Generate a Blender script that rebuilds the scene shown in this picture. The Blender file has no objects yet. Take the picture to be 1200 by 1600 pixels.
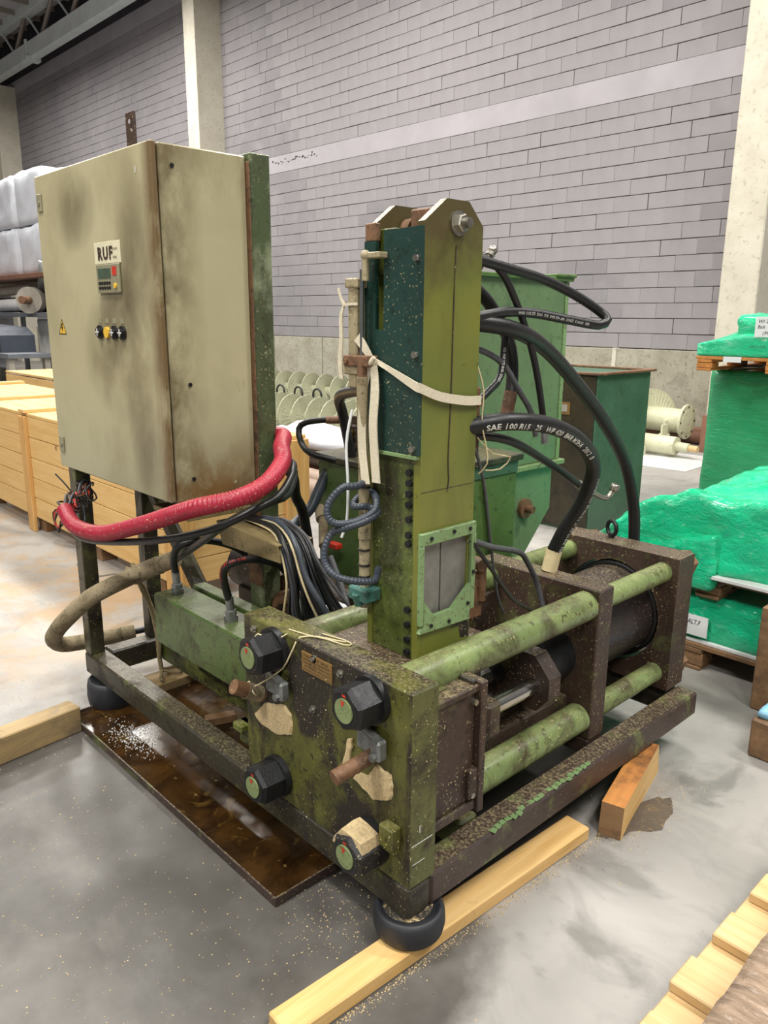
import bpy, bmesh, math, random
from mathutils import Vector, Matrix, noise
random.seed(7)
S = bpy.context.scene
COL = S.collection
PI = math.pi

# ------------------------------------------------------------------ camera, world, lights, exposure
CAM = Vector((1.0521, -1.0818, 1.465)); FPX = 1217.2
FW = Vector((-0.7041984, 0.66723067, -0.24270938)); RT = Vector((0.68650383, 0.72709232, 0.00701825)); UP = Vector((-0.18115492, 0.16167868, 0.97007366))
cd = bpy.data.cameras.new('camera'); cam = bpy.data.objects.new('camera', cd); COL.objects.link(cam)
cd.sensor_fit = 'VERTICAL'; cd.sensor_height = 32.0; cd.lens = FPX / 1600 * 32.0; cd.clip_start = .05; cd.clip_end = 200
mw = Matrix((RT, UP, -FW)).transposed().to_4x4(); mw.translation = CAM; cam.matrix_world = mw
S.camera = cam
S.view_settings.view_transform = 'Standard'; S.view_settings.look = 'None'; S.view_settings.gamma = 1
S.view_settings.use_curve_mapping = False; S.view_settings.exposure = -0.15
w = bpy.data.worlds.new('world'); S.world = w; w.use_nodes = True
w.node_tree.nodes['Background'].inputs[0].default_value = (.95, .97, 1, 1); w.node_tree.nodes['Background'].inputs[1].default_value = .20
def area(loc, size, power, color=(1, .965, .9), target=None):
    ld = bpy.data.lights.new('ceiling_and_fill_lamp', 'AREA'); ld.shape = 'RECTANGLE'; ld.size, ld.size_y = size; ld.energy = power; ld.color = color
    o = bpy.data.objects.new('ceiling_and_fill_lamp', ld); COL.objects.link(o); o.location = loc
    if target: o.rotation_euler = (Vector(target) - Vector(loc)).to_track_quat('-Z', 'Y').to_euler()
    return o
for x, y, p in ((-1.2, -2.4, 460), (4.2, -.4, 460), (-6.5, 1.0, 430), (-2.2, 4.6, 400), (-8, 5.0, 460), (-14, 5.0, 560), (-20, 4.5, 600), (2.8, 4.6, 560), (-13, .5, 420), (-2.5, -6.5, 620), (5.5, -5.5, 520)):  # the final pair are unseen fills, added to brighten the camera-facing sides
    area((x, y, 7.6), (1.8, 1.0), p)

# ------------------------------------------------------------------ materials
def srgb(h):
    h = h.lstrip('#'); c = [int(h[i:i + 2], 16) / 255 for i in (0, 2, 4)]
    return tuple(v / 12.92 if v <= .04045 else ((v + .055) / 1.055) ** 2.4 for v in c) + (1,)
class NT:
    def __init__(s, name):
        s.m = bpy.data.materials.new(name); s.m.use_nodes = True; s.t = s.m.node_tree; s.b = s.t.nodes['Principled BSDF']
        s.co = s.t.nodes.new('ShaderNodeTexCoord').outputs['Object']
    def link(s, a, b): s.t.links.new(a, b)
    def val(s, sock, v):
        if hasattr(v, 'is_output') or isinstance(v, bpy.types.NodeSocket): s.link(v, sock)
        else: sock.default_value = v
    def noise(s, scale, detail=5, rough=.6, dist=0, stretch=None, off=0):
        n = s.t.nodes.new('ShaderNodeTexNoise'); n.inputs['Scale'].default_value = scale; n.inputs['Detail'].default_value = detail
        n.inputs['Roughness'].default_value = rough; n.inputs['Distortion'].default_value = dist
        mp = s.t.nodes.new('ShaderNodeMapping'); s.link(s.co, mp.inputs[0]); mp.inputs['Location'].default_value = (off, off * 1.7, off * .6)
        if stretch: mp.inputs['Scale'].default_value = stretch
        s.link(mp.outputs[0], n.inputs['Vector']); return n.outputs['Fac']
    def ramp(s, f, a, b, lo=0.0, hi=1.0):
        r = s.t.nodes.new('ShaderNodeMapRange'); r.clamp = True
        s.val(r.inputs['Value'], f); r.inputs['From Min'].default_value = a; r.inputs['From Max'].default_value = b
        r.inputs['To Min'].default_value = lo; r.inputs['To Max'].default_value = hi; return r.outputs[0]
    def math(s, op, a, b=0.0):
        n = s.t.nodes.new('ShaderNodeMath'); n.operation = op; s.val(n.inputs[0], a); s.val(n.inputs[1], b); return n.outputs[0]
    def mix(s, f, a, b):
        n = s.t.nodes.new('ShaderNodeMix'); n.data_type = 'RGBA'; s.val(n.inputs[0], f); s.val(n.inputs[6], a); s.val(n.inputs[7], b); return n.outputs[2]
    def xyz(s, what='Object'):
        n = s.t.nodes.new('ShaderNodeSeparateXYZ'); s.link(s.co, n.inputs[0]); return n.outputs
    def up(s):
        g = s.t.nodes.new('ShaderNodeNewGeometry'); n = s.t.nodes.new('ShaderNodeSeparateXYZ'); s.link(g.outputs['Normal'], n.inputs[0]); return n.outputs[2]
    def bump(s, h, strength, dist=.01):
        n = s.t.nodes.new('ShaderNodeBump'); n.inputs['Strength'].default_value = strength; n.inputs['Distance'].default_value = dist
        s.link(h, n.inputs['Height']); s.link(n.outputs[0], s.b.inputs['Normal'])
    def fin(s, col, rough=.6, metal=0.0, coat=0.0):
        s.val(s.b.inputs['Base Color'], col); s.val(s.b.inputs['Roughness'], rough); s.val(s.b.inputs['Metallic'], metal)
        s.b.inputs['Coat Weight'].default_value = coat; return s.m
def plain(name, c, rough=.5, metal=0.0, var=.25, scale=20, bump=0.0, coat=0.0):
    n = NT(name); c = srgb(c); d = tuple(v * (1 - var) for v in c[:3]) + (1,)
    f = n.noise(scale); col = n.mix(n.ramp(f, .35, .65), c, d)
    if bump: n.bump(n.noise(scale * 4, 4), bump, .004)
    return n.fin(col, n.ramp(n.noise(scale * 2, 3, off=4), .3, .7, rough * .85, min(1, rough * 1.15)), metal, coat)
def worn(name, base, base2, grime, gs=9, ga=.5, gb=.62, rough=.5, speck=.0, dust=.0, rust=None, bump=.25, metal=0.0, drip=False):
    n = NT(name)
    c = n.mix(n.ramp(n.noise(3.5, 4, off=1), .35, .65), srgb(base), srgb(base2))
    big = n.noise(gs, 9, .68, .6, off=3, stretch=(1, 1, .45) if drip else None)
    gm = n.ramp(big, ga, gb)
    c = n.mix(gm, c, srgb(grime))
    fine = n.ramp(n.noise(gs * 7, 6, .7, .3, off=9), .56, .64, 0, .8)
    c = n.mix(fine, c, srgb(grime))
    if rust:
        c = n.mix(n.ramp(n.noise(gs * .8, 8, .65, off=21), .56, .68, 0, .85), c, srgb(rust))
    if speck:
        sp = n.math('MULTIPLY', n.ramp(n.noise(150, 2, .5, off=5), .655, .69), n.ramp(n.noise(9, 4, off=17), .40, .58, 0, speck))
        c = n.mix(sp, c, srgb('#d9c795'))
    if dust:
        dm = n.math('MULTIPLY', n.ramp(n.up(), .75, .95), n.ramp(n.noise(120, 5, .75, off=2), .46, .66, 0, dust))
        c = n.mix(dm, c, srgb('#97896a'))
    n.bump(n.math('ADD', big, n.math('MULTIPLY', n.noise(80, 4), .35)), bump, .006)
    r = n.ramp(gm, 0, 1, rough, min(1, rough + .18))
    return n.fin(c, r, metal)
def wood(name, a, b, axis=1, s=6, rough=.6, dark=None):
    n = NT(name); st = [14, 14, 14]; st[axis] = 1.0
    g = n.noise(s, 6, .6, 1.2, stretch=tuple(v / 3 for v in st))
    c = n.mix(n.ramp(g, .35, .7), srgb(a), srgb(b))
    k = n.ramp(n.noise(7, 3, off=8), .7, .76); c = n.mix(n.math('MULTIPLY', k, .7), c, srgb('#8a5a2a'))
    if dark: c = n.mix(n.ramp(n.noise(5, 6, .7, off=13), .5, .7), c, srgb(dark))
    n.bump(g, .2, .004); return n.fin(c, rough)
MT = {}
MT['press'] = worn('olive_press_paint', '#62682f', '#4a5128', '#2b261d', 8, .47, .6, .42, .7, .8)
MT['plate'] = worn('olive_plate_paint', '#5f6029', '#454420', '#251f17', 6.5, .44, .56, .42, .8, .6, bump=.4, drip=True)
MT['plateside'] = worn('olive_plate_edge_paint', '#626634', '#51542f', '#332c20', 8, .5, .66, .5, .8)
MT['brown'] = worn('brown_oily_steel', '#44342b', '#362a25', '#1e1814', 7, .52, .66, .48, .9, .8, rust='#5d5a35')
MT['brownplate'] = worn('brown_plate_steel', '#47352c', '#372b25', '#4c4d2b', 6, .56, .66, .5, .8, .6, rust='#2a211c')
MT['frame'] = worn('dark_frame_paint', '#3d3a28', '#34302a', '#28231e', 10, .5, .6, .38, .5, .5, rust='#5b632f')
MT['frameb'] = worn('brown_frame_paint', '#453630', '#3b302b', '#2b2420', 8, .55, .68, .42, .5, .9, rust='#6c7a42')
MT['dampdust'] = worn('damp_sawdust', '#5d5245', '#4a4239', '#7d6848', 40, .55, .66, .9)
MT['trayp'] = worn('grimy_beige_tray', '#7a6c48', '#68593a', '#3d3422', 8, .55, .7, .5, .3, .3)
MT['cyl'] = worn('dark_cylinder_steel', '#352c2b', '#2b2525', '#1a1615', 5, .55, .7, .36, .5, .5)
MT['rod'] = worn('pale_green_rod_paint', '#85945e', '#6f8150', '#3d3320', 6, .46, .66, .30, .7, .55)
def tower_mat():
    n = NT('tower_green_paint'); X, Y, Z = n.xyz()
    c = n.mix(n.ramp(n.noise(3, 4, off=1), .35, .65), srgb('#72742f'), srgb('#626b2f'))
    c = n.mix(n.ramp(n.noise(5, 8, .68, .6, off=3, stretch=(1, 1, .4)), .52, .74, 0, .55), c, srgb('#4a4420'))
    c = n.mix(n.ramp(n.noise(26, 6, .7, .3, off=9), .64, .7, 0, .8), c, srgb('#2e2716'))
    # the paint is rubbed through to brown steel at the head
    e = n.math('ADD', Z, n.math('MULTIPLY', n.math('SUBTRACT', n.noise(7, 6, .7, off=12), .5), .34)); c = n.mix(n.ramp(e, 1.40, 1.54, 0, .88), c, srgb('#4d4028'))
    n.bump(n.noise(60, 5), .12, .004); return n.fin(c, .38)
MT['tower'] = tower_mat()
MT['post'] = worn('column_green_paint', '#4c5839', '#424d31', '#36341f', 5, .5, .68, .45, .5, .2, drip=True, rust='#8d9478')
MT['towerd'] = worn('tower_front_paint', '#5d6a2f', '#4b572a', '#2e2c1a', 7, .53, .68, .36, .4, .2, drip=True)
MT['teal'] = worn('dark_green_panel_paint', '#1a3a33', '#142e29', '#10231f', 5, .6, .75, .4, .4, bump=.05)
MT['pale'] = worn('pale_green_frame_paint', '#7b9868', '#6f885a', '#474026', 12, .57, .68, .45, .5)
MT['tank'] = worn('tank_green_paint', '#56743d', '#486432', '#333d20', 5, .6, .75, .4, .15, .5)
MT['tanktop'] = worn('oily_tank_top', '#3e3f2b', '#30301f', '#1e1c14', 9, .48, .6, .4, .6, .6)
MT['hopper'] = worn('hopper_green_paint', '#66805a', '#5a7350', '#4d5f44', 4, .58, .75, .4, .25, .2)
MT['box'] = worn('green_cylinder_housing_paint', '#4d6234', '#3f522a', '#2d2a19', 5, .49, .66, .32, .3, .45)
MT['bin'] = worn('dark_bin_paint', '#456650', '#3a5945', '#33453a', 4, .6, .75, .4, .15)
MT['binf'] = worn('bin_dark_front', '#3a3423', '#2c281c', '#1d1a14', 5, .5, .65, .4, .1)  # darker brown colour for the bin's front sheet
MT['nut'] = plain('black_nut_steel', '#2b2c2e', .42, .5, .3, 40, .2)
MT['nutd'] = worn('dusty_black_nut_steel', '#343435', '#2b2b2d', '#202022', 30, .6, .7, .5, .9, .5, metal=.4)
MT['cap'] = worn('green_cap_disc', '#7f8e60', '#6d7c50', '#45442c', 25, .58, .7, .45)
MT['steel'] = plain('bare_steel', '#a9a69c', .35, .9, .35, 30, .1)
MT['chrome'] = plain('chrome_rod', '#c9c9c4', .16, 1.0, .15, 12)
MT['zinc'] = plain('zinc_grey_clamp', '#8f9291', .4, .6, .4, 40, .2)
MT['footdust'] = worn('dusty_rubber', '#35332f', '#2a2926', '#c9b183', 30, .52, .6, .9, .9)
MT['rust'] = worn('rusty_steel', '#7a5a40', '#6a4a33', '#3c2c22', 12, .5, .65, .6, .3)
MT['rubber'] = plain('black_rubber', '#2c2e33', .55, 0, .3, 15, .1)
MT['hose'] = plain('black_hose_rubber', '#17181a', .42, 0, .35, 50, .15)
MT['hoseg'] = plain('grey_hose_rubber', '#55565a', .5, 0, .35, 50, .1)
MT['blackc'] = plain('black_cable', '#1b1b1d', .4, 0, .3, 40)
MT['bluegrey'] = plain('blue_grey_conduit', '#39414c', .4, 0, .25, 40)
MT['red'] = worn('red_conduit_plastic', '#a3223a', '#951c32', '#6e1a28', 14, .62, .8, .42, .5, .35, bump=.05)
MT['canvas'] = worn('grimy_canvas_sleeve', '#8e8168', '#75694f', '#4a3f2d', 9, .52, .68, .9, .5, bump=.5)
MT['rope'] = plain('frayed_rope', '#a2926d', .95, 0, .4, 120, .5)
MT['twine'] = plain('pale_twine', '#cfc39c', .9, 0, .2, 90)
MT['strap'] = plain('cream_webbing', '#d5ccb4', .8, 0, .15, 160, .3)
MT['cream'] = plain('cream_wire', '#cdbd94', .5, 0, .2, 40)
MT['grime_tube'] = worn('grimy_beige_tube', '#a3987a', '#8b7f62', '#50452f', 16, .54, .68, .5, .5)
MT['liner'] = plain('grey_window_liner', '#82807a', .42, .3, .35, 14)
MT['sawdust'] = plain('pressed_sawdust', '#ecd3a2', .95, 0, .3, 160, .9)
MT['brass'] = plain('brass_fitting', '#b08a3c', .4, .7, .35, 40)
MT['blackm'] = plain('black_plastic', '#17171a', .4, 0, .2, 20)
MT['red_p'] = plain('red_paint', '#c23322', .5, 0, .2, 30)
MT['white_p'] = plain('white_print', '#dcdcd6', .6, 0, .1, 30)
MT['yellow'] = plain('yellow_sign', '#e0b53a', .5, 0, .1, 30)
MT['blue'] = plain('blue_plastic', '#2d62b8', .4, 0, .15, 30)
MT['skyblue'] = plain('pale_blue_bag', '#7fb4cf', .35, 0, .25, 9, .3)
MT['teal_p'] = worn('teal_clamp', '#3f6e66', '#35605a', '#2c3a30', 20, .55, .7, .5, .4)
MT['namep'] = worn('brass_nameplate', '#7d6030', '#6a4e25', '#3f331a', 18, .56, .68, .5, .2)
MT['logo'] = plain('cream_logo_plate', '#d8d2b4', .5, 0, .1, 30)
MT['screen'] = plain('grey_screen_bezel', '#8e8a70', .4, 0, .2, 30)
MT['glass'] = plain('dark_screen', '#4a5a48', .2, 0, .3, 60)
MT['floorc'] = None
MT['paintwall'] = None
MT['papar'] = plain('paper', '#dcdfe0', .7, 0, .06, 8)
MT['wood'] = wood('new_pine', '#dcb97e', '#cba05e', 1)
MT['woodx'] = wood('new_pine_lengthwise', '#d8b67a', '#caa262', 0)
MT['woodz'] = wood('new_pine_upright', '#cca366', '#b98a4c', 2)
MT['woodpale'] = wood('pale_pallet_pine', '#cbaf82', '#bb9a68', 0)
MT['woodor'] = wood('orange_damp_wood', '#c98a48', '#a8682e', 1, dark='#5a3c22')
MT['woodgrey'] = wood('grey_damp_pine', '#b59a6a', '#8d7a5c', 1, dark='#6e6355')
MT['wooddk'] = wood('weathered_wood', '#8d6d4c', '#6d5138', 0, dark='#4d3a2a')
MT['augp'] = worn('grey_green_auger_paint', '#a9aa90', '#9b9c82', '#84846b', 4, .62, .8, .5)
MT['augl'] = worn('pale_auger_paint', '#c9c9ad', '#bcbb9d', '#9d9b7e', 4, .64, .8, .5)
MT['bag'] = plain('white_bulk_bag', '#cfd3dc', .6, 0, .12, 3, .2)
MT['plastic'] = plain('white_plastic_wrap', '#dcdcdc', .3, 0, .15, 6, .3)
MT['pipe'] = plain('pinkish_brown_pipe', '#9b8474', .55, 0, .3, 4)
MT['rustpipe'] = plain('rust_brown_pipe', '#8a6250', .55, .1, .35, 4)
MT['navy'] = plain('dark_slate_box', '#3b414d', .45, 0, .15, 3)
MT['greym'] = plain('grey_steel_table', '#70747b', .5, .2, .25, 4)
MT['whitem'] = plain('white_machine', '#cbccc8', .4, 0, .15, 4)
MT['greyflange'] = plain('dusty_flange', '#a09a90', .6, .2, .25, 6)
MT['truss'] = plain('grey_truss_steel', '#d3dcde', .5, .0, .15, 3)
MT['trussd'] = plain('brown_grey_brace_steel', '#948b83', .6, .2, .2, 3)
MT['ceil'] = plain('grey_ceiling_sheet', '#b4b2b6', .7, 0, .15, 2)
MT['conc'] = worn('pale_concrete', '#c6c1b3', '#bbb5a6', '#a39d8c', 2.5, .62, .85, .8, bump=.15)
MT['plinth'] = worn('stained_concrete_panel', '#a5a193', '#938e7e', '#757061', 3, .55, .8, .85, bump=.2)
def green_film(name, a, b, deep, flat=False):
    n = NT(name)
    f = n.noise(3.2, 5, .6, 1.6, stretch=(1, 1, 3.2)); c = n.mix(n.ramp(f, .3, .7), srgb(a), srgb(b))
    w1 = n.noise(10, 7, .66, 3.2, stretch=(.6, .6, 3.0) if flat else (.8, .8, 1.5), off=6); cr = n.ramp(w1, .56, .7); c = n.mix(n.math('MULTIPLY', cr, .55), c, srgb(deep))
    h = n.math('ADD', n.noise(9, 7, .68, 2.8, stretch=(.7, .7, 3.0) if flat else (.9, .9, 1.6), off=3), n.math('MULTIPLY', n.noise(38, 5, .6, 2.0, stretch=(1, 1, 1.8)), .4))
    n.bump(h, 1.0, .03 if not flat else .015); return n.fin(c, .2, 0, .4)
MT['film'] = green_film('green_stretch_film', '#00d898', '#14e6ac', '#86f0d0')
MT['filmd'] = green_film('deep_green_stretch_film', '#009a5e', '#04aa6b', '#3bc493', True)
MT['filmc'] = None
def clear_film():
    n = NT('clear_stretch_film'); f = n.noise(6, 6, .6, 2, stretch=(1, 3, 1)); c = n.mix(n.ramp(f, .35, .65), srgb('#b39a83'), srgb('#8f7a69'))
    cr = n.ramp(n.noise(12, 5, .6, 3, stretch=(1, 2.5, 1), off=3), .6, .7); c = n.mix(n.math('MULTIPLY', cr, .5), c, srgb('#d8cfc6'))
    n.bump(n.noise(14, 6, .6, 2.5, stretch=(1, 2.6, 1)), .8, .02); return n.fin(c, .18, 0, .4)
MT['filmc'] = clear_film()
def cabinet_mat(side=False):
    n = NT('grimy_beige_cabinet_paint'); X, Y, Z = n.xyz()
    c = n.mix(n.ramp(n.noise(2.2, 5, off=2), .3, .7), srgb('#b5ae8c'), srgb('#a9a281'))
    c = n.mix(n.ramp(Z, .35, -.02), c, srgb('#9d9c80'))
    sm = n.ramp(n.noise(2.8, 6, .6, .1, off=4, stretch=(1, 1, .8)), .47, .72, 0, .55); c = n.mix(sm, c, srgb('#7d7355'))
    # hand grime round the switch row and along the opening edge of the door
    def spot(cx, cz, rx, rz, a, col, off):
        d1 = n.math('ADD', n.math('POWER', n.math('DIVIDE', n.math('ADD', X, -cx), rx), 2), n.math('POWER', n.math('DIVIDE', n.math('ADD', Z, -cz), rz), 2))
        return n.mix(n.math('MULTIPLY', n.math('MULTIPLY', n.ramp(d1, 1.2, 0), n.ramp(n.noise(5, 6, .6, .2, off=off, stretch=(1, 1, .7)), .28, .6)), a), c, srgb(col))
    if side:
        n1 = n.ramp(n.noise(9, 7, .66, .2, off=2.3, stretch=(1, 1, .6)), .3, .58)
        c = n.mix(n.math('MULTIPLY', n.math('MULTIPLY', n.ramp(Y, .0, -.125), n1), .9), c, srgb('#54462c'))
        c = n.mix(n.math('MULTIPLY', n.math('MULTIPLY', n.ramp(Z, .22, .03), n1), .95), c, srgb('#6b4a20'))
        c = n.mix(n.ramp(n.noise(11, 5, .6, .6, off=15), .66, .72, 0, .5), c, srgb('#5c4e36'))
        c = n.mix(n.ramp(n.noise(38, 4, .6, 1.5, off=41, stretch=(1, .3, 1)), .72, .75, 0, .8), c, srgb('#cfcab4'))
        fm0 = n.ramp(Y, -.05, -.13)
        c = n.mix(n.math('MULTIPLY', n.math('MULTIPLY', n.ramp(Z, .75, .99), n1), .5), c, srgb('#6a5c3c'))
    else:
        c = spot(.16, .56, .13, .12, .95, '#3d3527', 7); c = spot(.12, .42, .22, .2, .8, '#52452c', 14); c = spot(-.12, .86, .16, .12, .7, '#574c34', 19); c = spot(.27, .5, .13, .45, .85, '#4e4029', 24); c = spot(.30, .1, .12, .12, .6, '#4a4130', 28)
        ed = n.math('MULTIPLY', n.ramp(X, .345, .395), n.ramp(n.noise(9, 7, .7, .2, off=11, stretch=(1, 1, .35)), .25, .5)); c = n.mix(n.math('MULTIPLY', ed, .85), c, srgb('#5b4020'))
        fm0 = n.ramp(X, .30, .39)
    fl = n.ramp(n.noise(70, 3, .6, off=5), .68, .73); fm = n.math('MULTIPLY', fl, n.math('MULTIPLY', fm0, n.ramp(n.noise(9, 3), .4, .6)))
    c = n.mix(n.math('MULTIPLY', fm, .8), c, srgb('#2b2118'))
    n.bump(n.noise(140, 3), .06, .002); return n.fin(c, n.ramp(sm, 0, .55, .36, .5))
MT['cab'] = cabinet_mat()
MT['cabside'] = cabinet_mat(True)
def wall_mat():
    n = NT('grey_violet_block_paint')
    c = n.mix(n.ramp(n.noise(.5, 4, off=3), .35, .65), srgb('#8c888b'), srgb('#7c797d'))
    c = n.mix(n.ramp(n.noise(2.4, 6, .6, off=8), .5, .75, 0, .5), c, srgb('#969396'))
    n.bump(n.noise(45, 5, .7), .35, .008); return n.fin(c, .8)
MT['paintwall'] = wall_mat()
MT['wallback'] = plain('dark_mortar', '#35333a', .9, 0, .2, 5)
MT['band'] = plain('smooth_violet_band', '#a19da3', .75, 0, .12, 2, .1)
def floor_mat():
    n = NT('stained_concrete_floor'); X, Y, Z = n.xyz()
    c = n.mix(n.ramp(n.noise(1.1, 6, .6, .4, off=2), .38, .66), srgb('#a09d99'), srgb('#84817d'))
    c = n.mix(n.ramp(n.noise(4.5, 7, .65, .8, off=5), .5, .72, 0, .6), c, srgb('#6b6864'))
    c = n.mix(n.ramp(n.noise(.8, 4, .5, 1.2, off=15, stretch=(1, 3, 1)), .55, .72, 0, .5), c, srgb('#b3b0aa'))
    # oil soaked patch in front of the press, its ragged rim bent by noise
    wob = n.math('MULTIPLY', n.math('SUBTRACT', n.noise(1.7, 6, .62, off=31), .5), 1.5)
    dx = n.math('DIVIDE', n.math('ADD', X, .74), .97); dy = n.math('DIVIDE', n.math('ADD', Y, .42), .78)
    d = n.math('ADD', n.math('ADD', n.math('POWER', dx, 4), n.math('POWER', dy, 4)), wob)
    c = n.mix(n.math('MULTIPLY', n.ramp(d, 1.1, .8), n.ramp(n.noise(3.5, 6, .6, off=36), .3, .6, .72, .97)), c, srgb('#474440'))
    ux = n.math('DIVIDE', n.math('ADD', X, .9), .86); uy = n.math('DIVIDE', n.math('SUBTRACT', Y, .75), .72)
    du = n.math('ADD', n.math('ADD', n.math('POWER', ux, 6), n.math('POWER', uy, 6)), n.math('MULTIPLY', wob, .6)); c = n.mix(n.ramp(du, 1.1, .75, 0, .88), c, srgb('#2b2723'))  # oily ground under the press, darkened further to paint in its shade
    blob = n.ramp(n.noise(2.6, 5, .55, .7, off=44), .6, .66, 0, .55); c = n.mix(blob, c, srgb('#5f5c58'))
    saw = n.math('MULTIPLY', n.ramp(n.noise(3, 6, .7, off=52), .45, .62), n.math('MULTIPLY', n.ramp(X, -1.8, -2.5), n.ramp(Y, 2.2, 1.0)))
    c = n.mix(n.math('MULTIPLY', saw, .75), c, srgb('#a5865f'))
    sp = n.ramp(n.noise(160, 2, .5, off=61), .7, .74); c = n.mix(n.math('MULTIPLY', sp, n.ramp(n.noise(3, 4, off=71), .45, .65, 0, .6)), c, srgb('#5d5650'))
    n.bump(n.noise(30, 6, .7), .12, .004)
    return n.fin(c, n.ramp(n.noise(3, 6, .6, off=81), .3, .7, .32, .6))
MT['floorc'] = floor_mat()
def tray_mat():
    n = NT('oily_brown_tray'); X, Y, Z = n.xyz()
    c = n.mix(n.ramp(n.noise(5, 6, .65, 1, off=2), .4, .62), srgb('#3f2a12'), srgb('#201409'))
    c = n.mix(n.ramp(n.noise(9, 6, .6, 1.5, off=9), .58, .68, 0, .7), c, srgb('#5a4520'))
    c = n.mix(n.ramp(n.noise(26, 5, .7, off=19), .66, .7, 0, .6), c, srgb('#a08a5a'))
    return n.fin(c, n.ramp(n.noise(4, 4, off=4), .4, .6, .08, .3))
MT['tray'] = tray_mat()

# ------------------------------------------------------------------ text meshes (made before the scene fills up)
def text_mesh(body, size, shear=0.0, space=1.0, bold=0.0):
    cu = bpy.data.curves.new('text', 'FONT'); cu.body = body; cu.size = size; cu.shear = shear; cu.space_character = space; cu.resolution_u = 2; cu.offset = bold
    o = bpy.data.objects.new('text', cu); COL.objects.link(o); dg = bpy.context.evaluated_depsgraph_get()
    me = bpy.data.meshes.new_from_object(o.evaluated_get(dg)); v = [tuple(p.co[:2]) for p in me.vertices]; f = [tuple(p.vertices) for p in me.polygons]
    bpy.data.objects.remove(o); bpy.data.curves.remove(cu); bpy.data.meshes.remove(me); return v, f
TX = {}
TX['main'] = text_mesh('SAE 100 R15   25   WP 420  BAR MSHA  2012  8', .021, 0, 1.08, .0005)
TX['main2'] = text_mesh('LOC MSHA 1003  EN 856 R15  25  WP 420 BAR  MSHA  2012', .013)
TX['small'] = text_mesh('8SK  XPW13  2SN13  WP 420 BAR  R16  19/02  Q3 2013  MSHA', .009)
TX['small2'] = text_mesh('1/2  WP 275 BAR  2SN13', .009)
TX['redtxt'] = text_mesh('2SN DN10  WP 330 BAR', .013)
TX['ruf'] = text_mesh('RUF', .05, 0, 1.25, .0022)
TX['logo2'] = text_mesh('systeme', .014); TX['logo3'] = text_mesh('brikett', .014)
TX['balt'] = text_mesh('BALT.F', .03, .2); TX['two'] = text_mesh('2', .026, .2)
TX['wl1'] = text_mesh('WI 2m', .045, .2); TX['wl2'] = text_mesh('Balt', .045, .2); TX['wl3'] = text_mesh('(999)', .045, .2); TX['arg'] = text_mesh('ARGUSA', .035, .2)
TX['eleven'] = text_mesh('II', .028); TX['ie'] = text_mesh('IE', .05); TX['tag'] = text_mesh('8', .02)

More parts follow.
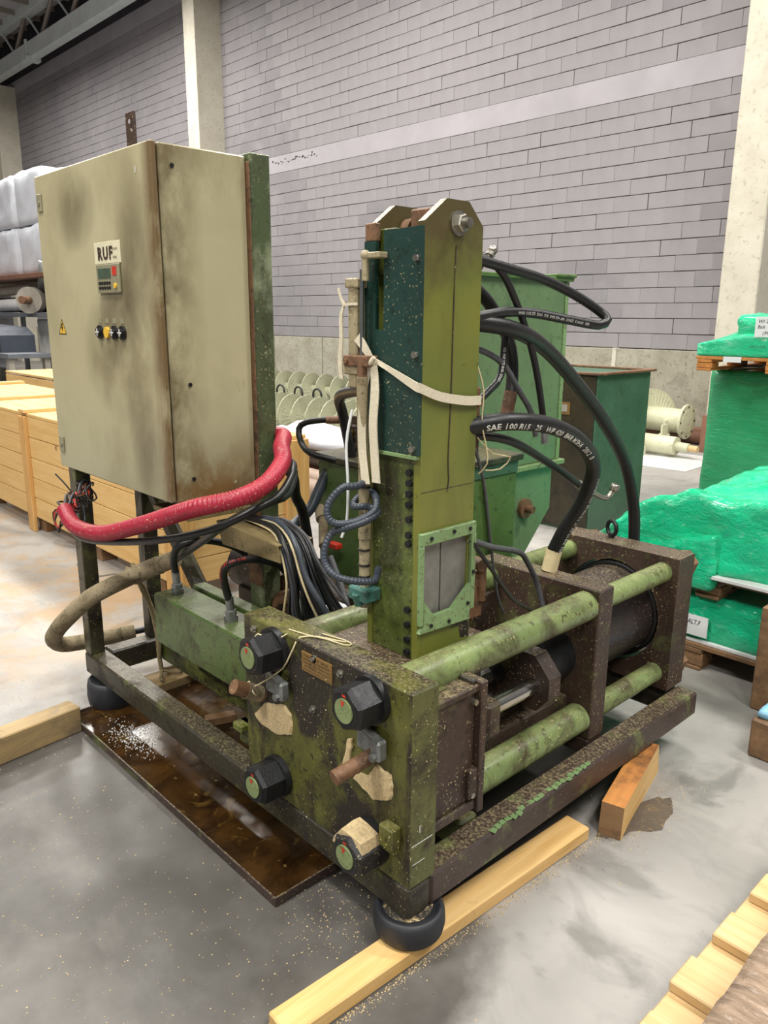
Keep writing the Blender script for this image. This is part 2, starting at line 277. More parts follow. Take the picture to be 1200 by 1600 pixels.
# ------------------------------------------------------------------ mesh helpers
class MB:
    def __init__(s): s.v = []; s.f = []; s.sm = []; s.mi = []; s.cur = 0
    def add(s, vs, fs, smooth=False):
        k = len(s.v); s.v += [Vector(p) for p in vs]; s.f += [tuple(i + k for i in q) for q in fs]; s.sm += [smooth] * len(fs); s.mi += [s.cur] * len(fs); return s
    def box(s, x0, x1, y0, y1, z0, z1, bev=.003, M=None):
        if x0 > x1: x0, x1 = x1, x0
        if y0 > y1: y0, y1 = y1, y0
        if z0 > z1: z0, z1 = z1, z0
        bm = bmesh.new(); bmesh.ops.create_cube(bm, size=1)
        for v in bm.verts: v.co = Vector(((x0 + x1) / 2 + v.co.x * (x1 - x0), (y0 + y1) / 2 + v.co.y * (y1 - y0), (z0 + z1) / 2 + v.co.z * (z1 - z0)))
        b = min(bev, .3 * min(x1 - x0, y1 - y0, z1 - z0))
        if b > 0: bmesh.ops.bevel(bm, geom=bm.edges[:], offset=b, segments=1, affect='EDGES')
        if M is not None: bmesh.ops.transform(bm, matrix=M, verts=bm.verts)
        bm.verts.index_update(); s.add([v.co.copy() for v in bm.verts], [[v.index for v in f.verts] for f in bm.faces]); bm.free(); return s
    def cyl(s, p0, p1, r0, r1=None, n=20, caps=True):
        p0, p1 = Vector(p0), Vector(p1); r1 = r0 if r1 is None else r1; d = (p1 - p0).normalized()
        a = d.orthogonal().normalized(); b = d.cross(a); A = []; B = []
        for i in range(n):
            t = 2 * PI * (i + .5) / n; e = a * math.cos(t) + b * math.sin(t); A.append(p0 + e * r0); B.append(p1 + e * r1)
        s.add(A + B, [(i, (i + 1) % n, n + (i + 1) % n, n + i) for i in range(n)], n > 8)
        if caps: s.add(A, [tuple(reversed(range(n)))]); s.add(B, [tuple(range(n))])
        return s
    def prism(s, poly, ax, a, b):
        # poly: 2-D points in the two other axes (in x,y,z order); extruded from a to b along axis ax
        def P(q, h): l = list(q); l.insert(ax, h); return l
        n = len(poly); A = [P(q, a) for q in poly]; B = [P(q, b) for q in poly]
        s.add(A + B, [(i, (i + 1) % n, n + (i + 1) % n, n + i) for i in range(n)]); s.add(A, [tuple(reversed(range(n)))]); s.add(B, [tuple(range(n))]); return s
    def lathe(s, prof, o, d, n=28):
        o = Vector(o); d = Vector(d).normalized(); a = d.orthogonal().normalized(); b = d.cross(a); m = len(prof); V = []
        for i in range(n):
            t = 2 * PI * i / n; e = a * math.cos(t) + b * math.sin(t)
            for r, h in prof: V.append(o + e * r + d * h)
        s.add(V, [(i * m + j, ((i + 1) % n) * m + j, ((i + 1) % n) * m + j + 1, i * m + j + 1) for i in range(n) for j in range(m - 1)], True); return s
    def sphere(s, c, r, n=12, sc=(1, 1, 1)):
        c = Vector(c); V = []; F = []
        for i in range(n // 2 + 1):
            a = PI * i / (n // 2)
            for j in range(n): V.append(c + Vector((r * sc[0] * math.sin(a) * math.cos(2 * PI * j / n), r * sc[1] * math.sin(a) * math.sin(2 * PI * j / n), r * sc[2] * math.cos(a))))
        for i in range(n // 2):
            for j in range(n): F.append((i * n + j, (i + 1) * n + j, (i + 1) * n + (j + 1) % n, i * n + (j + 1) % n))
        return s.add(V, F, True)
    def tube(s, pts, r, n=12, step=.02, rib=None, closed=False, r1=None):
        P = resample(pts, rib / 4 if rib else step); m = len(P); N = None; V = []
        for i, p in enumerate(P):
            t = (P[min(i + 1, m - 1)] - P[max(i - 1, 0)]).normalized()
            if N is None: N = t.orthogonal().normalized()
            N = (N - t * N.dot(t)).normalized(); B = t.cross(N)
            rr = r if r1 is None else r + (r1 - r) * i / (m - 1)
            if rib: rr *= 1.0 if i % 4 in (1, 2) else .9
            for k in range(n): a = 2 * PI * k / n; V.append(p + (N * math.cos(a) + B * math.sin(a)) * rr)
        s.add(V, [(i * n + k, i * n + (k + 1) % n, (i + 1) * n + (k + 1) % n, (i + 1) * n + k) for i in range(m - 1) for k in range(n)], True)
        s.add(V[:n], [tuple(reversed(range(n)))]); s.add(V[-n:], [tuple(range(n))]); return s
    def ribbon(s, pts, widths, th=.0018, step=.015):
        # a webbing strip through pts, widths: one vector across the strip per point
        n = len(pts); P = [Vector(p) for p in pts]; W = [Vector(q) for q in widths]; V = []; F = []
        L = resample(P, step); m = len(L)
        for i, p in enumerate(L):
            u = i / (m - 1) * (n - 1); k = min(int(u), n - 2); wv = W[k].lerp(W[k + 1], u - k); t = (L[min(i + 1, m - 1)] - L[max(i - 1, 0)]).normalized(); nn = t.cross(wv).normalized() * th
            V += [p - wv / 2 - nn, p + wv / 2 - nn, p + wv / 2 + nn, p - wv / 2 + nn]
        for i in range(m - 1):
            for k in range(4): F.append((i * 4 + k, i * 4 + (k + 1) % 4, i * 4 + 4 + (k + 1) % 4, i * 4 + 4 + k))
        F += [(3, 2, 1, 0), tuple((m - 1) * 4 + q for q in range(4))]
        return s.add(V, F)
    def hexa(s, c, ax, R, a, b, rot=0, cham=.12):
        # hexagonal nut about axis ax through c (other two coordinates), from a to b (b = the chamfered free end)
        def ring(rr, h, n=6, o=0):
            out = []
            for i in range(n):
                t = 2 * PI * i / n + rot + o; l = [c[0] + rr * math.cos(t), c[1] + rr * math.sin(t)]; l.insert(ax, h); out.append(l)
            return out
        ch = (b - a) * cham; A = ring(R, a); B = ring(R, b - ch); D = ring(R * .86, b)
        V = A + B + D; F = []
        for k in (0, 6):
            for i in range(6): F.append((k + i, k + (i + 1) % 6, k + 6 + (i + 1) % 6, k + 6 + i))
        F += [tuple(range(5, -1, -1)), tuple(range(12, 18))]
        return s.add(V, F)
    def mesh(s, name, mats, off=Vector((0, 0, 0))):
        me = bpy.data.meshes.new(name); me.from_pydata([tuple(p - off) for p in s.v], [], s.f)
        for q in (mats if isinstance(mats, (list, tuple)) else [mats]): me.materials.append(q)
        me.polygons.foreach_set('use_smooth', s.sm); me.polygons.foreach_set('material_index', s.mi)
        bm = bmesh.new(); bm.from_mesh(me); bmesh.ops.recalc_face_normals(bm, faces=bm.faces[:]); bm.to_mesh(me); bm.free()
        me.update(); return me
def resample(pts, step):
    P = [Vector(p) for p in pts]; out = []
    for i in range(len(P) - 1):
        p0 = P[max(i - 1, 0)]; p1 = P[i]; p2 = P[i + 1]; p3 = P[min(i + 2, len(P) - 1)]; n = max(2, int((p2 - p1).length / step))
        for k in range(n):
            t = k / n; out.append(.5 * ((2 * p1) + (p2 - p0) * t + (2 * p0 - 5 * p1 + 4 * p2 - p3) * t * t + (3 * p1 - p0 - 3 * p2 + p3) * t ** 3))
    out.append(P[-1]); return out
ORI = {}
def tag(o, label=None, cat=None, group=None, kind=None):
    if label: o['label'] = label
    if cat: o['category'] = cat
    if group: o['group'] = group
    if kind: o['kind'] = kind
    return o
def thing(name, loc, label, cat, group=None):
    o = bpy.data.objects.new(name, None); o.empty_display_size = .05; COL.objects.link(o); o.location = loc; ORI[o.name] = Vector(loc); return tag(o, label, cat, group)
def part(name, mb, mat, parent, label=None, kind=None):
    off = ORI[parent.name]; o = bpy.data.objects.new(name, mb.mesh(name, mat, off)); COL.objects.link(o); o.parent = parent; ORI[o.name] = off
    return tag(o, label, None, None, kind)
def sub(name, parent):
    o = bpy.data.objects.new(name, None); o.empty_display_size = .03; COL.objects.link(o); o.parent = parent; ORI[o.name] = ORI[parent.name]; return o
def single(name, mb, mat, label, cat, group=None, kind=None, origin=None):
    xs = [p.x for p in mb.v]; ys = [p.y for p in mb.v]; zs = [p.z for p in mb.v]; off = Vector(((min(xs) + max(xs)) / 2, (min(ys) + max(ys)) / 2, min(zs)))
    if origin is not None: off = Vector(origin)
    o = bpy.data.objects.new(name, mb.mesh(name, mat, off)); COL.objects.link(o); o.location = off; ORI[o.name] = off; return tag(o, label, cat, group, kind)
def copy_tree(o, parent=None):
    c = o.copy(); COL.objects.link(c)
    if parent: c.parent = parent
    for ch in list(o.children): copy_tree(ch, c)
    return c
def BX(*a, **k): return MB().box(*a, **k)
def CY(*a, **k): return MB().cyl(*a, **k)
def flat_text(key, o, right, up):
    v, f = TX[key]; o, right, up = Vector(o), Vector(right), Vector(up); nrm = right.cross(up).normalized() * .0008
    return MB().add([o + right * x + up * y + nrm for x, y in v], f)
def hose_text(key, pts, r, ref, start=0.0, v0=0.0):
    v, f = TX[key]; P = resample(pts, .008); L = [0.0]
    for i in range(1, len(P)): L.append(L[-1] + (P[i] - P[i - 1]).length)
    out = []; refs = [Vector(q) for q in ref] if isinstance(ref[0], (tuple, list)) else [Vector(ref)] * 2
    for x, y in v:
        s_ = x + start; i = 0
        while i < len(L) - 2 and L[i + 1] < s_: i += 1
        u = (s_ - L[i]) / max(1e-6, L[i + 1] - L[i]); p = P[i].lerp(P[i + 1], min(u, 1.0)); T = (P[i + 1] - P[i]).normalized()
        tt = s_ / L[-1]; rf = refs[0].lerp(refs[1], min(1, tt))
        N = (rf - T * rf.dot(T)).normalized(); U = N.cross(T); a = (y + v0) / r
        out.append(p + (N * math.cos(a) + U * math.sin(a)) * (r + .0013))
    zmax = L[-1]; keep = [q for q in f if all(v[i][0] + start < zmax - .002 for i in q)]
    return MB().add(out, keep)
def proj(p):
    d = Vector(p) - CAM; z = d.dot(FW); return 600 + FPX * d.dot(RT) / z, 800 - FPX * d.dot(UP) / z, z

# ------------------------------------------------------------------ the setting
wl = single('wall_left', BX(-34.3, -34, -12, 8.8, 0, 9.4, 0), MT['conc'], 'far concrete end wall of the hall', 'wall', kind='structure')
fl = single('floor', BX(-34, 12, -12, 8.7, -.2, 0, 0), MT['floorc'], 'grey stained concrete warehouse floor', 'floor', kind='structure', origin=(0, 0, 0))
WY = 8.5
wall = single('wall_back', BX(-34, 8, WY + .014, WY + .3, 0, 9.4, 0), MT['wallback'], 'grey violet painted concrete block wall behind the press', 'wall', kind='structure')
RP, BL = .1906, .4766
ROWS = [1.089 + i * RP for i in range(16)] + [4.443 + i * RP for i in range(18)]
bl = []
for ri, z in enumerate(ROWS):
    x = -33.6 + (BL / 2 if ri % 2 else 0) + random.uniform(-.03, .03)
    while x < 7.0:
        xl = x + random.uniform(-.006, .006); bl.append((xl, z)); x += BL
def bmesh_block(x0, x1, z0, z1, yf):
    c = .004; y = WY + .02
    V = [(x0, y, z0), (x1, y, z0), (x1, y, z1), (x0, y, z1), (x0, yf + c, z0), (x1, yf + c, z0), (x1, yf + c, z1), (x0, yf + c, z1), (x0 + .0015, yf, z0 + c), (x1 - .0015, yf, z0 + c), (x1 - .0015, yf, z1 - c), (x0 + .0015, yf, z1 - c)]
    F = [(0, 1, 5, 4), (1, 2, 6, 5), (2, 3, 7, 6), (3, 0, 4, 7), (4, 5, 9, 8), (5, 6, 10, 9), (6, 7, 11, 10), (7, 4, 8, 11), (8, 9, 10, 11)]
    return V, F
cand = []
for x, z in bl:
    px, py, t = proj((x + BL / 2, WY, z + RP / 2))
    hid = (570 < px < 760 and py > 310) or (745 < px < 890 and py > 430) or (px > 1115) or (865 < px < 960 and 400 < py < 520) or px < 345 or (py < 5)
    if t > 0 and not hid and px > 415: cand.append((t, x, z))
cand.sort(); near = set((x, z) for t, x, z in cand[:300])
v, f = bmesh_block(-BL / 2 + .0008, BL / 2 - .0008, -RP / 2 + .0035, RP / 2 - .0035, WY)
bme = bpy.data.meshes.new('block'); bme.from_pydata([(a, b - WY, c) for a, b, c in v], [], f); bme.materials.append(MT['paintwall'])
rest = MB(); woff = ORI[wall.name]
for x, z in bl:
    jy = random.uniform(-.002, .002); jz = random.uniform(-.002, .002)
    if (x, z) in near:
        o = bpy.data.objects.new('block', bme); COL.objects.link(o); o.parent = wall; o.location = Vector((x + BL / 2, WY + jy, z + RP / 2 + jz)) - woff; o.rotation_euler = (random.uniform(-.006, .006), random.uniform(-.004, .004), random.uniform(-.003, .003))
    else:
        V, F = bmesh_block(x + .0008, x + BL - .0008, z + .0035 + jz, z + RP - .0035 + jz, WY + jy); rest.add(V, F)
part('blocks', rest, MT['paintwall'], wall, kind='stuff')
part('ring_beam', BX(-34, 8, WY - .004, WY + .02, 4.139, 4.443, .004), MT['band'], wall); part('ring_beam', BX(-34, 8, WY - .004, WY + .02, 7.874, 8.22, .004), MT['band'], wall)
sc = MB(); rsc = random.Random(2)
for k in range(26):
    x = -12.3 + k * .055 + rsc.uniform(-.03, .03); z = 4.30 + .02 * math.sin(k * .9) + rsc.uniform(-.03, .04); h = rsc.uniform(.012, .04); sc.add([(x, WY - .0046, z), (x + .05, WY - .0046, z + .01), (x + .03, WY - .0046, z + h), (x - .01, WY - .0046, z + h * .7)], [(0, 1, 2, 3)])
part('scuff_marks', sc, MT['wallback'], wall, kind='stuff')
# concrete plinth panels below the blocks
bb = bpy.data.objects.new('baseboard_back', None); COL.objects.link(bb); bb.location = (-10, WY, 0); ORI[bb.name] = Vector((-10, WY, 0)); tag(bb, 'stained concrete plinth panels under the block wall', 'plinth', None, 'structure')
xs = [-34 + i * 1.55 for i in range(28)]
for i in range(27): part('panel', BX(xs[i] + .012, xs[i + 1] - .012, WY - .05, WY + .02, 0, 1.082, .006), MT['plinth'], bb)
for i in range(4, 27, 3): part('joint_post', BX(xs[i] - .03, xs[i] + .03, WY - .066, WY + .01, 0, 1.088, .004), MT['conc'], bb)
for i, x in enumerate((-2.98, -14.34, -25.7)):
    single('trim_%d' % (i + 1), BX(x, x + .42, 7.9, 8.55, 0, 8.06, .012), MT['conc'], ['pale concrete column at the right by the green pallets', 'pale concrete column rising behind the control cabinet', 'pale concrete column at the far left end under the truss'][i], 'column', kind='structure')
cei = single('ceiling', BX(-34, 12, -12, 8.8, 9.4, 9.5, 0), MT['ceil'], 'grey sheet metal ceiling of the hall', 'ceiling', kind='structure')
for i in range(34): part('purlin', BX(-34 + i * 1.0, -33.94 + i * 1.0, -2, 8.6, 9.28, 9.4, 0), MT['trussd'], cei)
tr = bpy.data.objects.new('trim_4', None); COL.objects.link(tr); tr.location = (-20, 8.0, 8.1); ORI[tr.name] = Vector((-20, 8, 8.1)); tag(tr, 'grey steel roof truss running along the top of the wall', 'truss', None, 'structure')
part('bottom_chord', BX(-34, 6, 7.85, 8.1, 8.1, 8.5, .01), MT['truss'], tr)
part('top_chord', BX(-34, 6, 7.85, 8.1, 9.15, 9.4, .01), MT['truss'], tr)
part('splice_box', MB().box(-22.45, -22.2, 7.75, 8.15, 8.04, 8.16, .01).box(-22.4, -22.3, 7.8, 7.86, 8.1, 8.56, .01), MT['truss'], tr)
for i in range(14):
    x = -33 + i * 1.9
    for x0, x1, mt, hw in ((x, x + .95, 'trussd', .06), (x + 1.9, x + .95, 'truss', .03)):
        d = Vector((x1 - x0, 0, .85)); part('brace', MB().cyl((x0, 7.97, 8.45), (x1, 7.97, 9.25), hw, n=6), MT[mt], tr)

# ------------------------------------------------------------------ the press
PR = thing('briquetting_press', (-.9, .7, .115), 'green hydraulic briquetting press with four tie rods and tall feed tower', 'press')
fr = sub('base_frame', PR)
part('beam', BX(-1.771, 0, 0, .075, .115, .201, .007), MT['frame'], fr)
part('beam', BX(-.075, 0, .076, 1.435, .115, .201, .007), MT['frameb'], fr, 'brown beam with scraped paint')
part('beam', BX(-1.771, -1.696, .076, 1.435, .115, .201, .007), MT['frame'], fr)
part('beam', BX(-1.69, -.08, 1.36, 1.435, .115, .201, .007), MT['frame'], fr)
part('beam', BX(-1.69, -.08, .27, .34, .115, .201, .007), MT['press'], fr)
part('beam', BX(-.62, -.545, .345, 1.355, .115, .201, .007), MT['frame'], fr)
part('cross_tie', BX(-.54, -.08, .86, .94, .15, .204, .004), MT['brown'], fr); part('cross_tie', BX(-.54, -.08, 1.34, 1.43, .202, .214, .003), MT['brown'], fr)
part('wear_streak', None or (lambda m: [m.add([(x - .004, .3 + k * .021, .2016), (x + .012 + random.uniform(-.004, .006), .3 + k * .021 + .004, .2016), (x + .012, .3 + (k + 1) * .021, .2016), (x - .002, .3 + (k + 1) * .021 + .006, .2016)], [(0, 1, 2, 3)]) for k in range(22) for x in [-.012 + random.uniform(-.006, .004)] if random.random() < .85] and m)(MB()), MT['pale'], fr, 'scraped pale green paint streak')
def foot(x, y, z0, h, r):
    return MB().lathe([(.0, 0), (r * .84, 0), (r * .95, h * .16), (r, h * .45), (r * .98, h * .8), (r * .93, h * .97), (r * .85, h), (r * .8, h - .006), (0, h - .006)], (x, y, z0), (0, 0, 1), 36)
for x, y, z0, h, r in ((-.045, .05, .041, .073, .087), (-1.67, .055, .001, .113, .092), (-1.725, 1.37, .055, .06, .087)): part('rubber_foot', foot(x, y, z0, h, r), MT['rubber'], fr)
part('foot_sawdust', MB().lathe([(.06, .0), (.045, .004), (.0, .005)], (-.048, .048, .1085), (0, 0, 1), 24), MT['footdust'], fr)
# front plate
fp = part('front_plate', BX(-.639, 0, 0, .087, .2, .688, .003), [MT['plate']], PR)
part('plate_edge', BX(-.001, .0015, .003, .084, .203, .685, .0005), MT['plateside'], fp)
RODX, RODZ = (-.12, -.49), (.635, .268)
for rx in RODX:
    for rz in RODZ:
        dusty = rx > -.3; R = .054
        part('washer', CY((rx, 0, rz), (rx, -.018, rz), R * 1.06, n=32), MT['nut'], fp)
        part('hex_nut', MB().hexa((rx, rz), 1, R, -.016, -.085, .35, .14).cyl((rx, -.0845, rz), (rx, -.0862, rz), .041, n=28), MT['nutd' if dusty and rz < .4 else 'nut'], fp)
        part('rod_end_cap', MB().cyl((rx, -.086, rz), (rx, -.0895, rz), .0285, n=28).cyl((rx, -.0893, rz), (rx, -.0897, rz), .006, n=12), MT['cap'], fp, 'green disc in the nut')
        part('paint_mark', MB().add([(rx - .004, -.0902, rz + .008), (rx + .006, -.0902, rz + .022), (rx - .008, -.0902, rz + .025)], [(0, 1, 2)]).add([(rx - .006, -.0868, rz + .032), (rx + .006, -.0868, rz + .031), (rx + .004, -.0868, rz + .038), (rx - .007, -.0868, rz + .038)], [(0, 1, 2, 3)]), MT['red_p'], fp, 'red paint dab')
def ragged(poly, y0, y1, it=3):
    P = [Vector(p) for p in poly]
    for _ in range(it):
        Q = []
        for i, p in enumerate(P):
            q = P[(i + 1) % len(P)]; Q.append(p); m = (p + q) / 2; d = (q - p); Q.append(m + Vector((-d.y, d.x)) * random.uniform(-.1, .1))
        P = Q
    c = sum(P, Vector((0, 0))) / len(P); n = len(P); V = [(p.x, y0, p.y) for p in P] + [((p.x - c.x) * .93 + c.x, y1, (p.y - c.y) * .93 + c.y) for p in P] + [(c.x, y1 - .002, c.y)]
    return MB().add(V, [(i, (i + 1) % n, n + (i + 1) % n, n + i) for i in range(n)] + [(n + i, n + (i + 1) % n, 2 * n) for i in range(n)])
part('sawdust_plug', ragged([(-.599, .408), (-.543, .463), (-.453, .487), (-.427, .47), (-.429, .412), (-.503, .388)], .004, -.007), MT['sawdust'], fp)
part('sawdust_plug', ragged([(-.186, .406), (-.163, .429), (-.13, .435), (-.105, .479), (-.058, .472), (-.052, .419), (-.06, .405), (-.113, .382)], .004, -.009), MT['sawdust'], fp)
part('sawdust_plug', ragged([(-.225, .418), (-.196, .44), (-.186, .509), (-.205, .5)], .004, -.006), MT['sawdust'], fp)
hv = []; hf = []; A_ = [15, 50, 85, 115, 150, 172]; Yv = [-.018, -.035, -.055, -.076]; hrng = random.Random(4)
for i, y in enumerate(Yv):
    for a in A_:
        rr = .054 * math.cos(PI / 6) / max(.87, math.cos(math.radians(((a + 10) % 60) - 30))) + (.012 if 40 < a < 160 else .002) * (1 - .2 * abs(i - 1.2)) + hrng.uniform(-.001, .002); hv.append((-.12 + rr * math.cos(math.radians(a)), y + hrng.uniform(-.002, .002), .268 + rr * math.sin(math.radians(a))))
for i in range(3):
    for k in range(5): hf.append((i * 6 + k, i * 6 + k + 1, i * 6 + 7 + k, i * 6 + 6 + k))
hv += [(-.12 + .045 * math.cos(math.radians(a)), y, .268 + .045 * math.sin(math.radians(a))) for y in (Yv[0], Yv[-1]) for a in A_]
for k in range(5): hf += [(24 + k, 24 + k + 1, k + 1, k), (18 + k, 18 + k + 1, 30 + k + 1, 30 + k)]
part('nut_sawdust', MB().add(hv, hf), MT['sawdust'], fp)
part('name_plate', BX(-.378, -.262, -.004, 0, .615, .667, .001), MT['namep'], fp, 'tarnished brass rating plate')
for k in range(5): part('engraved_line', BX(-.37, -.27, -.0046, -.0035, .622 + k * .009, .6235 + k * .009, 0), MT['brown'], fp)
for x, z in ((-.338, .522), (-.231, .656), (-.33, .66), (-.47, .54), (-.585, .66)): part('bolt', MB().cyl((x, 0, z), (x, -.004, z), .010, n=16).cyl((x, -.004, z), (x, -.011, z), .006, n=6), MT['steel'], fp)
part('lug', MB().box(-.7, -.64, .01, .035, .275, .345, .004).box(-.7, -.655, -.012, .034, .322, .345, .004), MT['press'], fp)
part('lug', MB().box(-.07, -.025, -.03, 0, .30, .355, .003).box(-.066, -.03, -.02, 0, .285, .3, .002).cyl((-.052, -.03, .325), (-.052, -.0305, .325), .006, n=10).cyl((-.036, -.03, .315), (-.036, -.0305, .315), .004, n=8), MT['plate'], fp)
part('ejector_pin', MB().cyl((-.105, .0, .506), (-.123, -.115, .481), .0175, n=24), MT['rust'], fp)
part('ejector_pin', MB().cyl((-.556, 0, .478), (-.566, -.085, .527), .02, n=24), MT['rust'], fp)
part('pin_wrap', MB().cyl((-.557, -.01, .483), (-.562, -.05, .506), .0225, n=24), MT['canvas'], fp)
for cx, cz in ((-.116, .545), (-.478, .553)):
    part('clamp', MB().box(cx - .048, cx + .012, -.014, 0, cz - .045, cz + .012, .004).box(cx + .018, cx + .05, -.034, -.004, cz - .04, cz + .012, .006).cyl((cx + .036, -.034, cz - .026), (cx + .036, -.044, cz - .026), .010, n=6).cyl((cx - .03, -.008, cz + .012), (cx + .03, -.022, cz + .012), .01, n=10), MT['zinc'], fp, 'grey zinc pipe clamp')
part('painted_number', flat_text('eleven', (.0018, .028, .338), (0, .5, 0), (0, 0, 1)), MT['white_p'], fp, 'white paint strokes')
part('scribed_line', MB().box(.0016, .002, .006, .074, .3105, .3125, 0).box(.0016, .002, .01, .05, .262, .2635, 0), MT['white_p'], fp)
part('scribed_line', BX(.0016, .002, .003, .085, .478, .4795, 0), MT['brown'], fp)
# tie rods
for rx in RODX:
    for rz in RODZ:
        part('tie_rod', MB().cyl((rx, .08, rz), (rx, .858, rz), .045, n=36).cyl((rx, .858, rz), (rx, 1.335, rz), .034, n=32), MT['rod'], PR)
mp = part('middle_plate', BX(-.535, -.075, .86, .94, .205, .69, .004), MT['brownplate'], PR)
def ringplate(x0, x1, z0, z1, cx, cz, r, y0, y1, n=40):
    out = []; inn = []
    for i in range(n):
        a = 2 * PI * i / n; dx, dz = math.cos(a), math.sin(a); inn.append((cx + r * dx, cz + r * dz))
        s_ = min(((x1 - cx) if dx > 0 else (cx - x0)) / max(abs(dx), 1e-6), ((z1 - cz) if dz > 0 else (cz - z0)) / max(abs(dz), 1e-6)); out.append([cx + s_ * dx, cz + s_ * dz])
    for c in ((x0, z0), (x1, z0), (x1, z1), (x0, z1)):
        k = min(range(n), key=lambda i: (out[i][0] - c[0]) ** 2 + (out[i][1] - c[1]) ** 2); out[k] = list(c)
    V = [(p[0], y0, p[1]) for p in out] + [(p[0], y0, p[1]) for p in inn] + [(p[0], y1, p[1]) for p in inn] + [(p[0], y1, p[1]) for p in out]; F = []
    for k in range(4):
        for i in range(n): j = (i + 1) % n; F.append((k * n + i, k * n + j, ((k + 1) % 4) * n + j, ((k + 1) % 4) * n + i))
    return MB().add(V, F)
rp = part('rear_plate', ringplate(-.545, -.065, .215, .69, -.305, .452, .185, 1.33, 1.44), MT['brownplate'], PR)
for rx in RODX:
    for rz in RODZ: part('rod_nut', MB().hexa((rx, rz), 1, .05, 1.44, 1.5, .2, .15), MT['rust'], rp)
part('eye_bolt', MB().tube([(-.365 + .024 * math.cos(a), 1.405 - .01 * math.cos(a), .726 + .026 * math.sin(a)) for a in [2 * PI * k / 14 for k in range(15)]], .0075, 10, .01).cyl((-.365, 1.405, .688), (-.365, 1.405, .704), .011, n=12), MT['nut'], rp)
cy = part('main_cylinder', MB().cyl((-.305, .935, .452), (-.305, 1.43, .452), .16, n=56), MT['cyl'], PR)
part('cylinder_ring', MB().lathe([(.162, 0), (.176, 0), (.176, .03), (.162, .03)], (-.305, 1.34, .452), (0, 1, 0), 48), MT['nut'], cy)
# mould box under the tower and the ram gear between the rods
mo = part('mould_block', BX(-.44, -.175, .088, .45, .3, .6, .004), MT['brown'], PR)
part('ledge', BX(-.47, -.155, .12, .462, .6, .645, .004), MT['brownplate'], mo)
part('side_plate', BX(-.17, -.03, .088, .25, .30, .6, .004), MT['brown'], mo)
part('top_cover', BX(-.165, -.022, .09, .262, .6, .618, .003), MT['brown'], mo)
part('end_flange', MB().box(-.16, -.012, .252, .275, .275, .628, .003).box(-.04, -.016, .222, .254, .32, .4, .003).box(-.03, -.02, .09, .25, .285, .31, .003), MT['brown'], mo)
part('cover_rail', BX(-.16, -.03, .24, .262, .616, .63, .003), MT['frame'], mo)
part('cover_strip', BX(-.15, -.06, .1, .18, .6185, .622, .001), MT['plateside'], mo, 'olive paint strip on the cover')
for z in (.33, .58): part('bolt', MB().cyl((-.03, .236, z), (-.014, .236, z), .008, n=6), MT['steel'], mo)
part('guide_bed', MB().box(-.46, -.16, .45, .858, .21, .33, .004), MT['brown'], mo); part('guide_wall', BX(-.47, -.445, .45, .858, .335, .60, .003), MT['brown'], mo)
ra = part('ram_yoke', MB().prism([(-.37, .49), (-.33, .55), (-.118, .55), (-.066, .492), (-.066, .432), (-.105, .385), (-.32, .385), (-.37, .42)], 1, .612, .668), MT['brown'], PR)
part('ram_rod', CY((-.122, .41, .456), (-.122, .62, .456), .0235, n=28), MT['chrome'], ra, 'bright chrome ram rod')
part('ram_rod', CY((-.252, .49, .456), (-.252, .62, .456), .027, n=28), MT['chrome'], ra, 'chrome ram rod behind')
part('rod_block', BX(-.165, -.078, .365, .42, .40, .497, .008), MT['brown'], ra)
part('rod_block', BX(-.29, -.21, .46, .495, .41, .5, .008), MT['brown'], ra)
part('rod_collar', MB().cyl((-.122, .27, .45), (-.122, .37, .45), .026, n=20), MT['rust'], ra)
part('rod_collar', MB().cyl((-.252, .575, .456), (-.252, .612, .456), .034, n=20), MT['nut'], ra)
part('piston', CY((-.225, .66, .452), (-.225, .862, .452), .085, n=36), MT['nut'], ra)
part('sensor_bracket', MB().box(-.33, -.27, .5, .56, .64, .77, .004).cyl((-.27, .55, .69), (-.27, .55, .8), .014, n=12).cyl((-.25, .53, .80), (-.33, .55, .80), .018, n=12), MT['rust'], PR)
# feed tower
tw = sub('feed_tower', PR)
def strip(y0, y1, z0, z1, x0=-.19, x1=-.17): return (x0, x1, y0, y1, z0, z1)
sp = MB(); sp.prism([(.19, .955), (.384, .955), (.384, 1.667), (.333, 1.717), (.259, 1.717), (.19, 1.666)], 0, -.19, -.17)
sp.box(-.19, -.17, .19, .203, .645, .955, .001).box(-.19, -.17, .368, .384, .645, .955, .001).box(-.19, -.17, .203, .368, .645, .752, .001)
part('side_plate', sp, MT['tower'], tw)
part('side_plate', MB().prism([(.19, .645), (.384, .645), (.384, 1.667), (.333, 1.717), (.259, 1.717), (.19, 1.666)], 0, -.35, -.332), MT['tower'], tw)
part('lower_front', BX(-.332, -.19, .192, .205, .645, 1.16, .002), MT['towerd'], tw)
part('back_plate', BX(-.332, -.19, .36, .383, .645, 1.62, .002), MT['towerd'], tw)
part('front_panel', MB().prism([(-.349, 1.158), (-.168, 1.158), (-.168, 1.655), (-.284, 1.652), (-.284, 1.437), (-.312, 1.437), (-.312, 1.632), (-.349, 1.632)], 1, .178, .189), MT['teal'], tw, 'dark green slotted sheet panel')
part('slide', BX(-.325, -.275, .2052, .23, 1.56, 1.66, .002), MT['towerd'], tw)
part('panel_edge', BX(-.345, -.172, .174, .19, 1.148, 1.157, .001), MT['pale'], tw)
for x, z in ((-.178, 1.589), (-.178, 1.384), (-.182, 1.172)): part('panel_screw', MB().cyl((x, .178, z), (x, .169, z), .0075, n=12), MT['steel'], tw)
